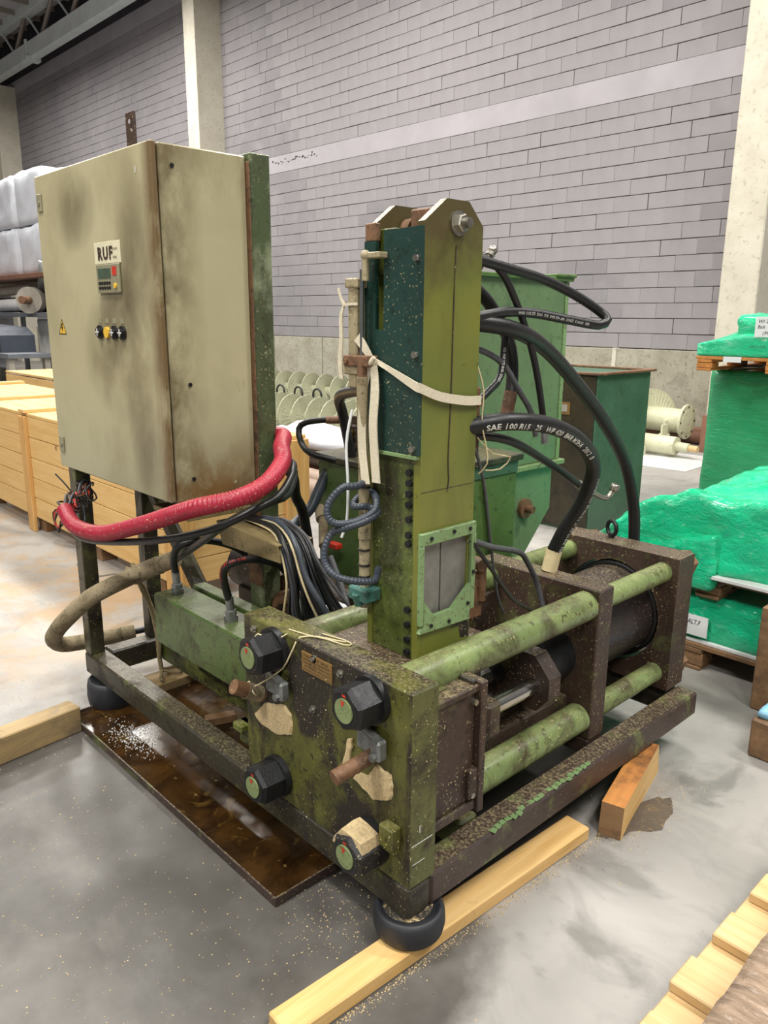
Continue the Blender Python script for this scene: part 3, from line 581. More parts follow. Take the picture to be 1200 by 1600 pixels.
for z in (1.113, 1.088, 1.062, 1.036, 1.0, .962, .94, .773, .734, .695, .662): part('socket_bolt', MB().cyl((-.203, .192, z), (-.203, .183, z), .0085, n=12).cyl((-.203, .1832, z), (-.203, .1828, z), .004, n=6), MT['nut'], tw)
part('crank_pin', MB().cyl((-.36, .297, 1.668), (-.135, .297, 1.668), .011, n=16).cyl((-.17, .297, 1.668), (-.165, .297, 1.668), .027, n=28).hexa((.297, 1.668), 0, .02, -.166, -.15, .3, .15), MT['steel'], tw, 'steel pin with washer and nut')
part('roller', MB().cyl((-.325, .297, 1.66), (-.3, .297, 1.66), .03, n=24), MT['rust'], tw); part('head_block', BX(-.29, -.2, .265, .335, 1.64, 1.705, .004), MT['rust'], tw); part('corner_tab', BX(-.352, -.318, .182, .2, 1.632, 1.672, .002), MT['rust'], tw)
part('seam', MB().tube([(-.1692, .292, 1.62), (-.1692, .289, 1.5), (-.1692, .288, 1.3), (-.1692, .284, 1.14), (-.1692, .288, 1.09), (-.1692, .283, 1.06)], .0018, 6, .03), MT['brown'], tw)
part('seam', BX(-.1698, -.1692, .195, .38, 1.068, 1.0692, 0), MT['brown'], tw)
wn = MB()
wn.box(-.17, -.158, .186, .386, .94, .972, .002).box(-.17, -.158, .186, .2, .74, .941, .002).box(-.17, -.158, .37, .388, .74, .941, .002)
wn.prism([(.2, .74), (.2, .803), (.236, .758), (.302, .758), (.37, .81), (.37, .715), (.186, .722)], 0, -.17, -.158)
part('discharge_window', wn, MT['pale'], tw, 'pale green bolted window frame')
part('window_liner', MB().box(-.19, -.179, .198, .275, .745, .945, .001).box(-.19, -.177, .277, .37, .745, .945, .001), MT['liner'], tw, 'grey steel behind the window')
for y, z in ((.22, .957), (.3, .96), (.36, .957), (.225, .735), (.29, .73), (.36, .76), (.378, .84)): part('frame_bolt', MB().cyl((-.158, y, z), (-.154, y, z), .005, n=8), MT['nut'], tw)
part('bare_patch', MB().add([(-.1694, .31, .70), (-.1694, .335, .725), (-.1694, .38, .735), (-.1694, .382, .66), (-.1694, .35, .665), (-.1694, .34, .70)], [(0, 1, 2, 3, 4, 5)]), MT['brown'], tw)
part('level_cylinder', MB().box(-.378, -.346, .15, .18, 1.30, 1.545, .004).box(-.384, -.34, .146, .184, 1.53, 1.552, .003).box(-.39, -.33, .146, .186, 1.332, 1.36, .003), MT['grime_tube'], tw, 'grimy square air cylinder')
part('piston_rod', CY((-.332, .155, 1.36), (-.332, .155, 1.57), .0055, n=14), MT['chrome'], tw)
part('ball_joint', MB().sphere((-.32, .155, 1.60), .012, 12).cyl((-.32, .155, 1.545), (-.32, .155, 1.6), .0085, n=12).box(-.315, -.27, .15, .178, 1.593, 1.606, .002), MT['grime_tube'], tw)
part('cylinder_foot', MB().box(-.385, -.3, .14, .178, 1.352, 1.378, .003).cyl((-.37, .14, 1.365), (-.37, .134, 1.365), .007, n=10).cyl((-.325, .15, 1.31), (-.325, .15, 1.36), .012, n=14), MT['rust'], tw)
part('conduit_pipe', MB().tube([(-.325, .15, 1.33), (-.33, .155, 1.25), (-.337, .165, 1.1), (-.337, .168, .9), (-.337, .168, .75)], .0135, 14).cyl((-.337, .168, .93), (-.337, .168, .98), .016, n=14), MT['grime_tube'], tw, 'grimy beige upright conduit')
for z in (1.23, 1.06, .9, .86, .83): part('cable_tie', MB().cyl((-.336, .166, z), (-.336, .166, z + .004), .0155, n=14), MT['blackc'], tw)
part('conduit_clamp', MB().box(-.37, -.3, .14, .192, .77, .805, .004).cyl((-.337, .15, .76), (-.337, .14, .79), .012, n=10), MT['teal_p'], tw, 'blue green pipe clamp')
# side cylinder housing behind the left of the front plate
ch = part('cylinder_housing', BX(-1.362, -.62, .1, .226, .345, .527, .005), MT['box'], PR)
part('housing_rail', MB().box(-1.34, -.62, .24, .292, .47, .53, .004).box(-1.34, -.62, .226, .24, .45, .5, .001), MT['box'], ch)
part('housing_foot', MB().box(-1.33, -.66, .24, .36, .2, .345, .003), MT['press'], ch)
for x in (-1.30, -.96): part('hose_port', MB().cyl((x, .16, .527), (x, .16, .545), .022, n=16).hexa((x, .16), 2, .019, .545, .565, .2).cyl((x, .16, .56), (x, .155, .61), .0135, n=14), MT['zinc'], ch)
# cabinet posts and brace
part('post', BX(-1.771, -1.715, .004, .06, .2, .93, .003), MT['frame'], PR); part('post', BX(-1.771, -1.715, .25, .31, .2, .93, .003), MT['frame'], PR)
part('post', MB().box(-1.062, -.982, .302, .372, .2, 1.925, .004), MT['post'], PR, 'tall green column behind the cabinet')
part('rust_strip', BX(-1.061, -.984, .2975, .3015, .6, 1.90, .001), MT['rust'], PR, 'rusty face of the column')
part('brace', MB().cyl((-1.71, .28, .86), (-1.15, .28, .30), .03, n=6), MT['frame'], PR); part('brace', BX(-1.715, -1.06, .27, .33, .885, .92, .003), MT['frame'], PR)
part('lifting_bar', MB().box(-1.745, -1.685, .304, .314, .95, 2.15, .001), MT['brown'], PR); part('bar_hole', MB().cyl((-1.715, .304, 2.12), (-1.715, .3035, 2.12), .008, n=12).cyl((-1.70, .304, 2.09), (-1.70, .3035, 2.09), .005, n=10), MT['band'], PR)
part('cable_tray', MB().prism([(-1.081, .826), (-.75, .812), (-.736, .763), (-1.048, .753)], 1, .195, .20).prism([(-1.081, .826), (-.75, .812), (-.75, .808), (-1.081, .822)], 1, .20, .33).box(-1.22, -1.0, .05, .28, .862, .878, .002), MT['trayp'], PR, 'bent beige brown cable tray')
part('upright_channel', BX(-1.06, -.99, .38, .44, .2, .62, .003), MT['rust'], PR)
part('pump_motor', MB().cyl((-1.56, .62, .48), (-1.2, .62, .48), .1, n=24).cyl((-1.2, .62, .48), (-1.17, .62, .48), .115, n=24).cyl((-1.17, .62, .48), (-.9, .62, .46), .07, n=20).box(-1.5, -1.25, .53, .72, .2, .42, .006), MT['brown'], PR, 'dark oily pump and motor')
part('pipe_elbow', MB().tube([(-1.02, .36, .4), (-.98, .36, .53), (-.92, .38, .56), (-.86, .42, .52)], .028, 14), MT['rust'], PR)

# ------------------------------------------------------------------ control cabinet
CB = thing('control_cabinet', (-1.41, .15, .924), 'grimy beige steel control cabinet on posts with switches', 'cabinet')
part('body', BX(-1.826, -1.0, .021, .298, .924, 1.915, .004), MT['cabside'], CB)
dr = part('door', BX(-1.828, -1.002, 0, .018, .926, 1.918, .004), MT['cab'], CB)
part('gland_plate', BX(-1.5, -1.05, .06, .27, .90, .924, .003), MT['frame'], CB)
part('logo_plate', BX(-1.39, -1.214, -.003, 0, 1.615, 1.678, .001), MT['logo'], dr, 'cream plate with dark raised letters')
part('lettering', flat_text('ruf', (-1.365, -.0035, 1.628), (1, 0, 0), (0, 0, 1)), MT['brown'], dr); part('lettering', MB().add(*[q for q in (lambda a: (a.v, a.f))(flat_text('logo2', (-1.262, -.0035, 1.652), (.7, 0, 0), (0, 0, 1)))]), MT['brown'], dr); part('lettering', flat_text('logo3', (-1.262, -.0035, 1.628), (.7, 0, 0), (0, 0, 1)), MT['brown'], dr)
part('operator_panel', MB().box(-1.374, -1.222, -.009, 0, 1.53, 1.614, .003), MT['screen'], dr, 'small operator panel with display')
part('display', MB().box(-1.36, -1.275, -.0105, -.008, 1.572, 1.602, .0005), MT['glass'], dr); part('keypad', (lambda m: [m.box(-1.358 + k * .017, -1.346 + k * .017, -.011, -.008, 1.54 + r * .014, 1.549 + r * .014, .0005) for k in range(5) for r in range(2)] and m)(MB()), MT['blackm'], dr)
part('indicator', CY((-1.245, -.009, 1.55), (-1.245, -.013, 1.55), .008, n=14), MT['yellow'], dr); part('indicator', MB().box(-1.26, -1.235, -.011, -.008, 1.58, 1.605, .0005), MT['red_p'], dr)
for k, x in enumerate((-1.392, -1.341, -1.290, -1.236)):
    b = part('switch', MB().cyl((x, 0, 1.413), (x, -.007, 1.413), .021, n=24).cyl((x, -.007, 1.413), (x, -.013, 1.413), .014, n=20) if k != 1 else MB().cyl((x, 0, 1.413), (x, -.008, 1.413), .017, n=24), MT['blackm'] if k != 1 else MT['yellow'], dr, None if k != 1 else 'yellow key switch')
    if k != 1: part('switch_lever', MB().box(x - .012, x + .012, -.0145, -.012, 1.411, 1.415, .0005).box(x - .002, x + .002, -.0145, -.012, 1.402, 1.424, .0005), MT['white_p'], dr)
    part('switch_tag', BX(x - .012, x + .012, -.0012, 0, 1.44, 1.456, 0), MT['screen'], dr)
part('warning_sign', MB().add([(-1.728, -.0006, 1.4), (-1.664, -.0006, 1.4), (-1.696, -.0006, 1.452)], [(0, 1, 2)]), MT['yellow'], dr, 'yellow warning triangle with bolt')
part('warning_bolt', MB().add([(-1.7, -.0012, 1.437), (-1.690, -.0012, 1.437), (-1.697, -.0012, 1.424), (-1.688, -.0012, 1.424), (-1.703, -.0012, 1.405), (-1.698, -.0012, 1.419), (-1.706, -.0012, 1.419)], [(0, 1, 2, 3, 4, 5, 6)]).add([(-1.728, -.0011, 1.4), (-1.664, -.0011, 1.4), (-1.669, -.0011, 1.403), (-1.723, -.0011, 1.403)], [(0, 1, 2, 3)]).add([(-1.728, -.0011, 1.4), (-1.723, -.0011, 1.403), (-1.696, -.0011, 1.447), (-1.696, -.0011, 1.452)], [(0, 1, 2, 3)]).add([(-1.664, -.0011, 1.4), (-1.669, -.0011, 1.403), (-1.696, -.0011, 1.447), (-1.696, -.0011, 1.452)], [(0, 1, 2, 3)]), MT['blackm'], dr)
for z in (1.83, 1.01): part('latch', MB().box(-1.81, -1.772, -.006, 0, z - .028, z + .028, .002).cyl((-1.79, -.006, z), (-1.79, -.009, z), .01, n=14), MT['screen'], dr)
part('tag', flat_text('tag', (-1.096, -.0006, 1.845), (1, 0, 0), (0, 0, 1.3)), MT['white_p'], dr)
for y, z in ((.081, 1.27), (.077, .991), (.254, .938), (.06, 1.86)): part('side_screw', MB().cyl((-1.0, y, z), (-.996, y, z), .006, n=8), MT['nut'], CB)

# ------------------------------------------------------------------ oil tank with filler and valve
TK = thing('oil_tank', (-.95, 1.0, .2), 'green oil tank behind the feed tower with valve on top', 'tank')
part('shell', BX(-1.2, -.7, .71, 1.27, .2, .95, .006), MT['tank'], TK)
part('lid', BX(-1.222, -.682, .69, 1.285, .95, .975, .004), MT['tanktop'], TK)
part('flange_strip', MB().box(-.7, -.694, .715, 1.265, .905, .948, .001), MT['bin'], TK)
part('shell_rib', MB().prism([(.98, .9), (1.02, .9), (.93, .3), (.9, .3)], 0, -.7, -.688), MT['tank'], TK); part('shell_rib', MB().prism([(1.06, .9), (1.1, .9), (1.2, .42), (1.16, .4)], 0, -.7, -.688), MT['tank'], TK)
vv = part('level_valve', MB().cyl((-1.06, .78, .975), (-1.06, .78, 1.0), .03, n=16).box(-1.09, -1.03, .75, .81, 1.0, 1.09, .006).cyl((-1.06, .78, 1.09), (-1.06, .78, 1.12), .024, n=12), MT['brown'], TK)
part('valve_plate', BX(-1.075, -1.045, .747, .75, 1.01, 1.07, .001), MT['brass'], vv, 'brass scale plate'); part('filler_cap', CY((-.98, .82, .975), (-.98, .82, 1.02), .03, n=18), MT['brass'], TK)
part('gauge_hoses', MB().tube([(-1.03, .8, 1.1), (-.98, .74, 1.16), (-.94, .7, 1.1), (-.93, .7, 1.0)], .009, 8).tube([(-1.0, .8, 1.12), (-.93, .76, 1.13), (-.9, .74, 1.0)], .007, 8), MT['blackc'], TK)
part('ball_valve', MB().cyl((-1.16, .70, .74), (-1.06, .62, .66), .018, n=14).cyl((-1.19, .715, .76), (-1.15, .69, .73), .026, n=14), MT['canvas'], TK); part('valve_handle', MB().box(-1.1, -1.0, .63, .66, .655, .675, .003), MT['red_p'], TK, 'red valve handle')
part('pipe_cap', MB().cyl((-.87, .7, .78), (-.87, .65, .78), .016, n=12), MT['blue'], TK, 'blue plug'); part('pipe_cap', MB().cyl((-.82, .7, .79), (-.82, .66, .79), .015, n=12), MT['brass'], TK)

# ------------------------------------------------------------------ hopper and bin behind
HP = thing('feed_hopper', (-1.3, 1.7, 0), 'tall green sheet metal hopper behind the feed tower and hoses', 'hopper')
part('upper_box', BX(-1.6, -1.0, 1.36, 1.975, .83, 1.625, .004), MT['hopper'], HP)
part('rim', MB().box(-1.62, -.98, 1.34, 1.995, 1.622, 1.64, .003).box(-1.08, -.97, 1.86, 2.0, 1.638, 1.652, .004), MT['tank'], HP)
part('lower_flange', BX(-1.63, -.975, 1.33, 2.0, .808, .83, .003), MT['pale'], HP)
part('lower_box', MB().prism([(1.36, .808), (1.94, .808), (1.94, .6), (1.75, .40), (1.36, .40)], 0, -1.6, -1.005), MT['hopper'], HP)
part('clean_out_knob', MB().cyl((-1.005, 1.737, .63), (-.985, 1.737, .63), .045, n=20).cyl((-.985, 1.737, .63), (-.95, 1.737, .63), .018, n=12), MT['rust'], HP)
part('corner_angle', BX(-1.006, -.995, 1.955, 1.98, .83, 1.62, .001), MT['pale'], HP)
for x in (-1.56, -1.06):
    for y in (1.4, 1.7): part('leg', BX(x - .03, x + .03, y - .03, y + .03, 0, .42, .003), MT['tank'], HP)
BN = thing('steel_bin', (-2.1, 3.9, 0), 'dark green open steel bin with dark brown front and small label', 'bin')
part('body', MB().box(-2.5, -1.775, 3.552, 4.25, .0, 1.1, .005), MT['bin'], BN); part('front_sheet', BX(-2.49, -1.785, 3.54, 3.552, .02, 1.09, .002), MT['binf'], BN)
part('rim', MB().box(-2.53, -1.75, 3.52, 3.57, 1.1, 1.115, .002).box(-2.53, -1.75, 4.23, 4.29, 1.1, 1.115, .002).box(-2.53, -2.48, 3.57, 4.23, 1.1, 1.115, .002).box(-1.8, -1.74, 3.57, 4.23, 1.1, 1.115, .002), MT['rust'], BN)
part('label_plate', MB().box(-2.09, -1.97, 3.533, 3.54, .82, .905, .001), MT['namep'], BN, 'torn yellow and grey label'); part('label_print', BX(-2.07, -1.99, 3.531, 3.534, .84, .89, 0), MT['greyflange'], BN)

# ------------------------------------------------------------------ hoses, cables and straps
HS = {
'loop':[(-0.2, 0.375, 1.602), (-0.19, 0.498, 1.584), (-0.182, 0.648, 1.561), (-0.165, 0.772, 1.524), (-0.138, 0.847, 1.485), (-0.118, 0.859, 1.462), (-0.121, 0.821, 1.448), (-0.148, 0.723, 1.461), (-0.178, 0.622, 1.476), (-0.192, 0.533, 1.48), (-0.191, 0.457, 1.474), (-0.195, 0.38, 1.464)],
'yellow':[(-0.214, 0.40, 1.611), (-0.204, 0.445, 1.6), (-0.19, 0.492, 1.566), (-0.192, 0.574, 1.468), (-0.191, 0.638, 1.354), (-0.196, 0.691, 1.224), (-0.204, 0.718, 1.157), (-0.204, 0.723, 1.132)],
'arch':[(-0.21, 0.38, 1.456), (-0.184, 0.526, 1.438), (-0.211, 0.705, 1.388), (-0.248, 0.927, 1.281), (-0.274, 1.148, 1.142), (-0.308, 1.36, 0.977), (-0.318, 1.461, 0.809), (-0.317, 1.485, 0.66), (-.31, 1.47, .55)],
'grey':[(-0.221, 0.39, 1.391), (-0.23, 0.46, 1.387), (-0.217, 0.535, 1.352), (-0.216, 0.613, 1.275), (-0.215, 0.668, 1.215), (-0.209, 0.687, 1.15)],
'text':[(-0.19, 0.37, 1.205), (-0.135, 0.453, 1.217), (-0.115, 0.588, 1.201), (-0.117, 0.72, 1.16), (-0.129, 0.835, 1.096), (-0.154, 0.904, 1.029), (-0.202, 0.935, 0.925), (-0.254, 0.932, 0.833), (-0.288, 0.925, 0.75)],
'elbow':[(-0.2, 0.38, 1.185), (-0.17, 0.515, 1.16), (-0.227, 0.774, 1.065), (-0.261, 1.003, 0.961)],
'braid':[(-0.277, 0.37, 1.57), (-0.275, 0.5, 1.53), (-0.275, 0.588, 1.46), (-0.275, 0.639, 1.393), (-0.27, 0.649, 1.325), (-0.262, 0.636, 1.265)],
'small':[(-0.223, 0.55, 1.42), (-0.214, 0.528, 1.324), (-0.214, 0.484, 1.286), (-0.208, 0.38, 1.232)],
'gcable':[(-0.175, 0.388, 1.154), (-0.191, 0.451, 1.045), (-0.214, 0.518, 0.86), (-.25, .6, .7), (-.27, .66, .62)],
'mid1':[(-0.17, 0.371, 0.923), (-0.208, 0.517, 0.865), (-0.245, 0.683, 0.81), (-0.265, 0.761, 0.754), (-0.272, 0.827, 0.666), (-0.243, 0.84, 0.56)],
'mid2':[(-0.165, 0.373, 0.923), (-0.145, 0.427, 0.846), (-0.148, 0.533, 0.732), (-0.159, 0.646, 0.662), (-.2, .72, .60), (-.2, .80, .55)],
'L1':[(-1.042, 0.74, .97), (-1.042, 0.70, 1.129), (-0.989, 0.638, 1.197), (-0.852, 0.571, 1.232), (-0.658, 0.483, 1.253), (-.36, .38, 1.26)],
'L2':[(-1.08, 0.70, 0.962), (-1.14, 0.628, 0.989), (-1.21, 0.64, 1.021), (-1.232, 0.649, 1.065), (-1.21, 0.665, 1.089), (-1.137, 0.70, 1.103), (-1.075, 0.77, 1.103)],
'L3':[(-1.0, 0.39, 1.03), (-0.943, 0.40, 0.966), (-0.991, 0.447, 0.884), (-1.043, 0.515, 0.808), (-1.059, 0.552, 0.66), (-1.08, .57, .52)],
'L4':[(-1.162, 0.726, 0.91), (-1.167, 0.68, 0.829), (-1.165, 0.644, 0.776), (-1.166, 0.584, 0.737), (-1.141, 0.528, 0.716), (-1.12, .5, .62), (-1.12, .54, .54)],
'coil':[(-0.353, 0.188, 1.081), (-0.309, 0.127, 1.075), (-0.321, 0.084, 1.073), (-0.336, 0.056, 1.04), (-0.334, 0.048, 1.01), (-0.317, 0.059, 0.991), (-0.286, 0.093, 0.996), (-0.268, 0.134, 1.016), (-0.283, 0.157, 1.041), (-0.343, 0.19, 1.046), (-0.362, 0.165, 1.027), (-.345, .14, 1.015), (-.3, .15, 1.02), (-0.268, 0.148, 1.013), (-0.271, 0.109, 0.996), (-0.299, 0.074, 0.981), (-0.333, 0.062, 0.965), (-0.339, 0.043, 0.931), (-0.332, 0.037, 0.894), (-0.301, 0.045, 0.868), (-0.268, 0.076, 0.856), (-0.253, 0.12, 0.85), (-0.27, 0.147, 0.852), (-.3, .18, .855)],
'red':[(-1.413, -0.158, 0.859), (-1.302, -0.171, 0.828), (-1.127, -0.162, 0.84), (-0.916, -0.141, 0.904), (-0.696, -0.104, 0.984), (-0.605, -0.027, 1.015), (-0.619, 0.071, 1.036), (-0.68, 0.171, 1.075), (-0.77, 0.235, 1.1), (-0.93, 0.36, 1.1), (-1.05, 0.41, 1.09), (-1.2, .43, 1.07)],
'B1':[(-1.427, -0.147, 0.846), (-1.332, -0.167, 0.805), (-1.183, -0.16, 0.804), (-0.884, -0.122, 0.862), (-0.695, -0.052, 0.919), (-0.624, 0.042, 0.973), (-0.626, 0.127, 1.004), (-.72, .24, 1.05), (-.93, .35, 1.03)],
'B2':[(-1.388, 0.2, 0.617), (-1.099, 0.137, 0.754), (-0.832, 0.092, 0.889), (-0.645, 0.098, 0.978), (-0.655, 0.166, 0.989), (-.76, .27, 1.02), (-.95, .385, 1.0)],
'sheath':[(-1.38, 0.2, 0.625), (-1.504, 0.165, 0.567), (-1.559, 0.077, 0.525), (-1.594, -0.03, 0.477), (-1.682, -0.085, 0.387), (-1.77, -0.095, 0.315), (-1.85, -0.083, 0.25), (-1.90, -0.032, 0.198), (-1.89, 0.039, 0.19), (-1.87, 0.136, 0.188), (-1.84, 0.24, 0.194)],
'sheathend':[(-1.842, 0.232, 0.1935), (-1.80, 0.33, 0.203), (-1.72, .5, .21), (-1.64, .62, .25)],
'port1':[(-1.30, .157, .6), (-1.285, .145, .66), (-1.245, .15, .715), (-1.19, .22, .73), (-1.18, .32, .69), (-1.21, .44, .6), (-1.22, .56, .56)],
'port2':[(-.96, .155, .6), (-.945, .13, .68), (-.90, .12, .735), (-.86, .18, .75), (-.87, .28, .71), (-.9, .36, .64), (-.92, .5, .55)],
}
FW0 = Vector((.45, -.75, .45))
def hose(key, name, label, cat, r, mat, fit=None, txt=None, rib=None, n=14, group=None, root=None):
    loc = HS[key][-1]; o = thing(name, loc, label, cat, group)
    part('tube', MB().tube(HS[key], r, n, .02, rib), MT[mat], o)
    for a, b, rr, mt in (fit or []): part('fitting', MB().cyl(a, b, rr, n=16), MT[mt], o)
    for q in (txt or []): part('lettering', hose_text(q[0], HS[key], r, q[1], q[2], q[3]), MT[q[4] if len(q) > 4 else 'white_p'], o)
    return o
hose('loop', 'hydraulic_hose', 'black hose looping out right of the tower top in a long hairpin', 'hose', .0125, 'hose', txt=[('small', ((.7, -.6, -.1), (.7, -.6, -.1)), .62, -.003)])
hose('yellow', 'hydraulic_hose', 'black hose hanging open ended down beside the tower with brass tip', 'hose', .0092, 'hose', fit=[((-.204, .718, 1.157), (-.204, .7235, 1.128), .0105, 'zinc')])
hose('arch', 'hydraulic_hose', 'thick black hose arching from the tower down to the rear plate', 'hose', .021, 'hose')
hose('grey', 'hydraulic_hose', 'thin worn grey hose curving down behind the lettered hose', 'hose', .008, 'hoseg')
hose('text', 'hydraulic_hose', 'fat black hose with large white lettering bending down to the middle plate', 'hose', .0225, 'hose', fit=[((-.287, .927, .757), (-.293, .915, .69), .025, 'cream')], txt=[('main', ((.75, -.65, -.35), (.75, -.6, -.3)), .045, -.008), ('main2', ((.8, -.3, -.1), (.95, -.5, 0)), .62, .002)])
eh = hose('elbow', 'hydraulic_hose', 'black hose running right to an open steel elbow fitting', 'hose', .0115, 'hose', fit=[((-0.261, 0.998, 0.964), (-0.258, 1.072, 0.927), .0135, 'steel')])
part('elbow_fitting', MB().tube([(-0.258, 1.072, 0.927), (-0.257, 1.125, 0.904), (-0.249, 1.157, 0.898), (-0.24, 1.173, 0.919)], .0085, 12, .008).lathe([(.006, .012), (.012, .012), (.015, .008), (.015, -.012), (.010, -.014)], (-0.237, 1.178, 0.93), (.2, .1, .6), 16), MT['steel'], eh, 'open steel elbow')
hose('braid', 'hydraulic_hose', 'thick braided hose with rusty ferrule hanging behind the tower', 'hose', .0165, 'hose', fit=[((-.262, .636, 1.27), (-.259, .614, 1.198), .018, 'rust')])
hose('small', 'hydraulic_hose', 'short lettered hose curving into the valve behind the tower', 'hose', .0095, 'hose', txt=[('small2', ((.7, -.7, .2), (.7, -.7, .2)), .03, -.003)])
hose('gcable', 'cable', 'thin grey cable hanging in front of the tank right of the tower', 'cable', .0042, 'hoseg', n=8)
hose('mid1', 'cable', 'black and grey cable sagging over the middle plate edge', 'cable', .0085, 'hoseg', n=10)
hose('mid2', 'cable', 'thin dark cable slanting down in front of the middle plate', 'cable', .0055, 'blackc', n=8)
hose('L1', 'hydraulic_hose', 'fat black elbow hose rising from the tank lid to the tower', 'hose', .0185, 'hose')
hose('L2', 'hydraulic_hose', 'black hose looping out left from the valve on the tank lid', 'hose', .0115, 'hose', fit=[((-1.137, .70, 1.103), (-1.08, .765, 1.103), .014, 'rust')])
hose('L3', 'hydraulic_hose', 'black hose dropping behind the red conduit to the pump', 'hose', .018, 'hose')
hose('L4', 'hydraulic_hose', 'thick black hose bending down along the left side of the tank', 'hose', .02, 'bluegrey')
hose('coil', 'corrugated_conduit', 'blue grey corrugated conduit coiled round the upright beige pipe', 'conduit', .0092, 'bluegrey', rib=.0085, n=10)
rd = hose('red', 'corrugated_conduit', 'red corrugated conduit slung in front of the cabinet bottom', 'conduit', .0245, 'red', rib=.011, n=18)
hose('B1', 'cable', 'black cable hanging just below the red conduit', 'cable', .0105, 'blackc', n=10)
hose('B2', 'cable', 'black cable running from the grimy sleeve up to the cabinet column', 'cable', .0125, 'blackc', n=10)
sh = hose('sheath', 'cable_sleeve', 'grimy canvas covered cable hanging in a loop left of the frame', 'cable', .031, 'canvas')
part('tape_joint', MB().tube([(-1.46, .182, .588), (-1.504, .165, .567), (-1.54, .11, .54)], .0335, 14), MT['canvas'], sh)
part('inner_cable', MB().tube(HS['sheathend'], .013, 10), MT['blackc'], sh, 'black cable out of the sleeve end')
hose('port1', 'hydraulic_hose', 'black hose arching up from the farther port of the green housing', 'hose', .0125, 'hose')
hose('port2', 'hydraulic_hose', 'black hose with red lettering at the nearer port of the housing', 'hose', .0125, 'hose', txt=[('redtxt', ((.5, -.7, .5), (.5, -.7, .5)), .08, -.004, 'red_p')])
# loose wires at the open end of the red conduit
WR = thing('loose_wires', (-1.55, -.02, .83), 'tangle of coloured loose wires by the left cabinet post', 'wires')
rnd = random.Random(3)
for k in range(11):
    mt = ['rust', 'blackc', 'blackc', 'hoseg', 'red_p', 'bluegrey'][k % 6]; a = Vector((-1.70, .05, .87)); b = Vector((-1.42, -.155, .855)); P = []
    for i in range(7):
        t = i / 6; P.append(a.lerp(b, t) + Vector((rnd.uniform(-.03, .02), rnd.uniform(-.03, .03), rnd.uniform(-.05, .05) - .12 * (t * (1 - t)) * (k % 3))) * (1 if 0 < i < 6 else .3))
    part('wire', MB().tube(P, .0034, 6, .02), MT[mt], WR)
for k in range(4): part('wire', MB().tube([(-1.60, -.08, .82), (-1.64 - .012 * k, -.1, .79), (-1.67 + .01 * k, -.1, .75 - .008 * k), (-1.64, -.09, .745 + .006 * k), (-1.62, -.08, .775)], .0034, 6), MT[['blackc', 'rust', 'red_p', 'blackc'][k]], WR)
part('wire', MB().tube([(-1.66, .0, .80), (-1.70, -.04, .88), (-1.73, -.06, .915)], .003, 6), MT['blackc'], WR)
# cable bundle spilling from the tray to the pump
CBL = thing('cable_bundle', (-.75, .4, .55), 'bundle of dark cables spilling from the rusty tray beside the tower', 'cables')
for k in range(24):
    o1 = rnd.uniform(-.05, .05); o2 = rnd.uniform(-.05, .05); mt = ['blackc', 'hoseg', 'blackc', 'bluegrey', 'cream', 'blackc', 'hoseg', 'blackc'][k % 8]
    part('cable', MB().tube([(-1.0 + o1, .285 + o2 * .6, .835), (-.86, .28 + o2 * .6, .84 + o1 * .3), (-.75 + o1 * .3, .26 + o2, .81 + o1 * .3), (-.69 + o1 * .6, .25 + o2, .73 + o2 * .6), (-.66 + o1 * 1.4, .27 + o2 * 1.6, .60 + o1), (-.58 + o1, .31 + o2 * 1.8, .53 + o2 * .8), (-.46 + o1 * .9, .31 + o2, .58 + o1 * 1.4)], rnd.uniform(.0045, .0095) if mt != 'cream' else .0038, 8, .03), MT[mt], CBL)
for k in range(7):
    o1 = rnd.uniform(-.08, .08); o2 = rnd.uniform(-.06, .06)
    part('cable', MB().tube([(-.9 + o1, .42 + o2, .70), (-.8 + o1, .4 + o2, .58), (-.74 + o1, .36 + o2, .52), (-.66, .3 + o2, .53 + o1 * .5), (-.52 + o2, .32, .60)], rnd.uniform(.008, .014), 8, .03), MT[['blackc', 'bluegrey', 'hoseg'][k % 3]], CBL)
part('connector', MB().box(-.72, -.66, .34, .4, .56, .6, .004), MT['papar'], CBL)
single('wire', MB().tube([(-0.177, 0.388, 1.355), (-0.16, 0.395, 1.295), (-0.156, 0.388, 1.22), (-0.143, 0.393, 1.157), (-0.138, 0.392, 1.119), (-0.16, 0.388, 1.091)], .002, 6).tube([(-.17, .39, 1.18), (-.145, .42, 1.14), (-.12, .46, 1.13), (-.135, .44, 1.10), (-.15, .4, 1.10)], .0018, 6), MT['cream'], 'cream coloured loose wire along the tower back edge', 'wire')
single('pale_wire', MB().tube([(-.35, .14, 1.25), (-.36, .13, 1.17), (-.355, .13, 1.07), (-.365, .135, .98), (-.38, .13, .93)], .0035, 6), MT['papar'], 'white wire hanging down the grimy upright conduit', 'wire')
single('valve_block', MB().box(-.25, -.195, .384, .43, 1.13, 1.3, .004).cyl((-.2, .41, 1.26), (-.178, .405, 1.26), .008, n=6).cyl((-.2, .41, 1.2), (-.178, .405, 1.2), .008, n=6).box(-.31, -.25, .384, .45, 1.3, 1.5, .005), MT['rust'], 'rusty hydraulic valve block on the tower back', 'valve')
single('bleed_fitting', MB().cyl((-.222, .44, 1.585), (-.228, .49, 1.622), .007, n=12).sphere((-.228, .493, 1.626), .0125, 10).cyl((-.226, .475, 1.61), (-.227, .484, 1.617), .0125, n=6).cyl((-.222, .38, 1.54), (-.222, .44, 1.585), .009, n=10), MT['steel'], 'pale steel fitting sticking up behind the tower', 'fitting')
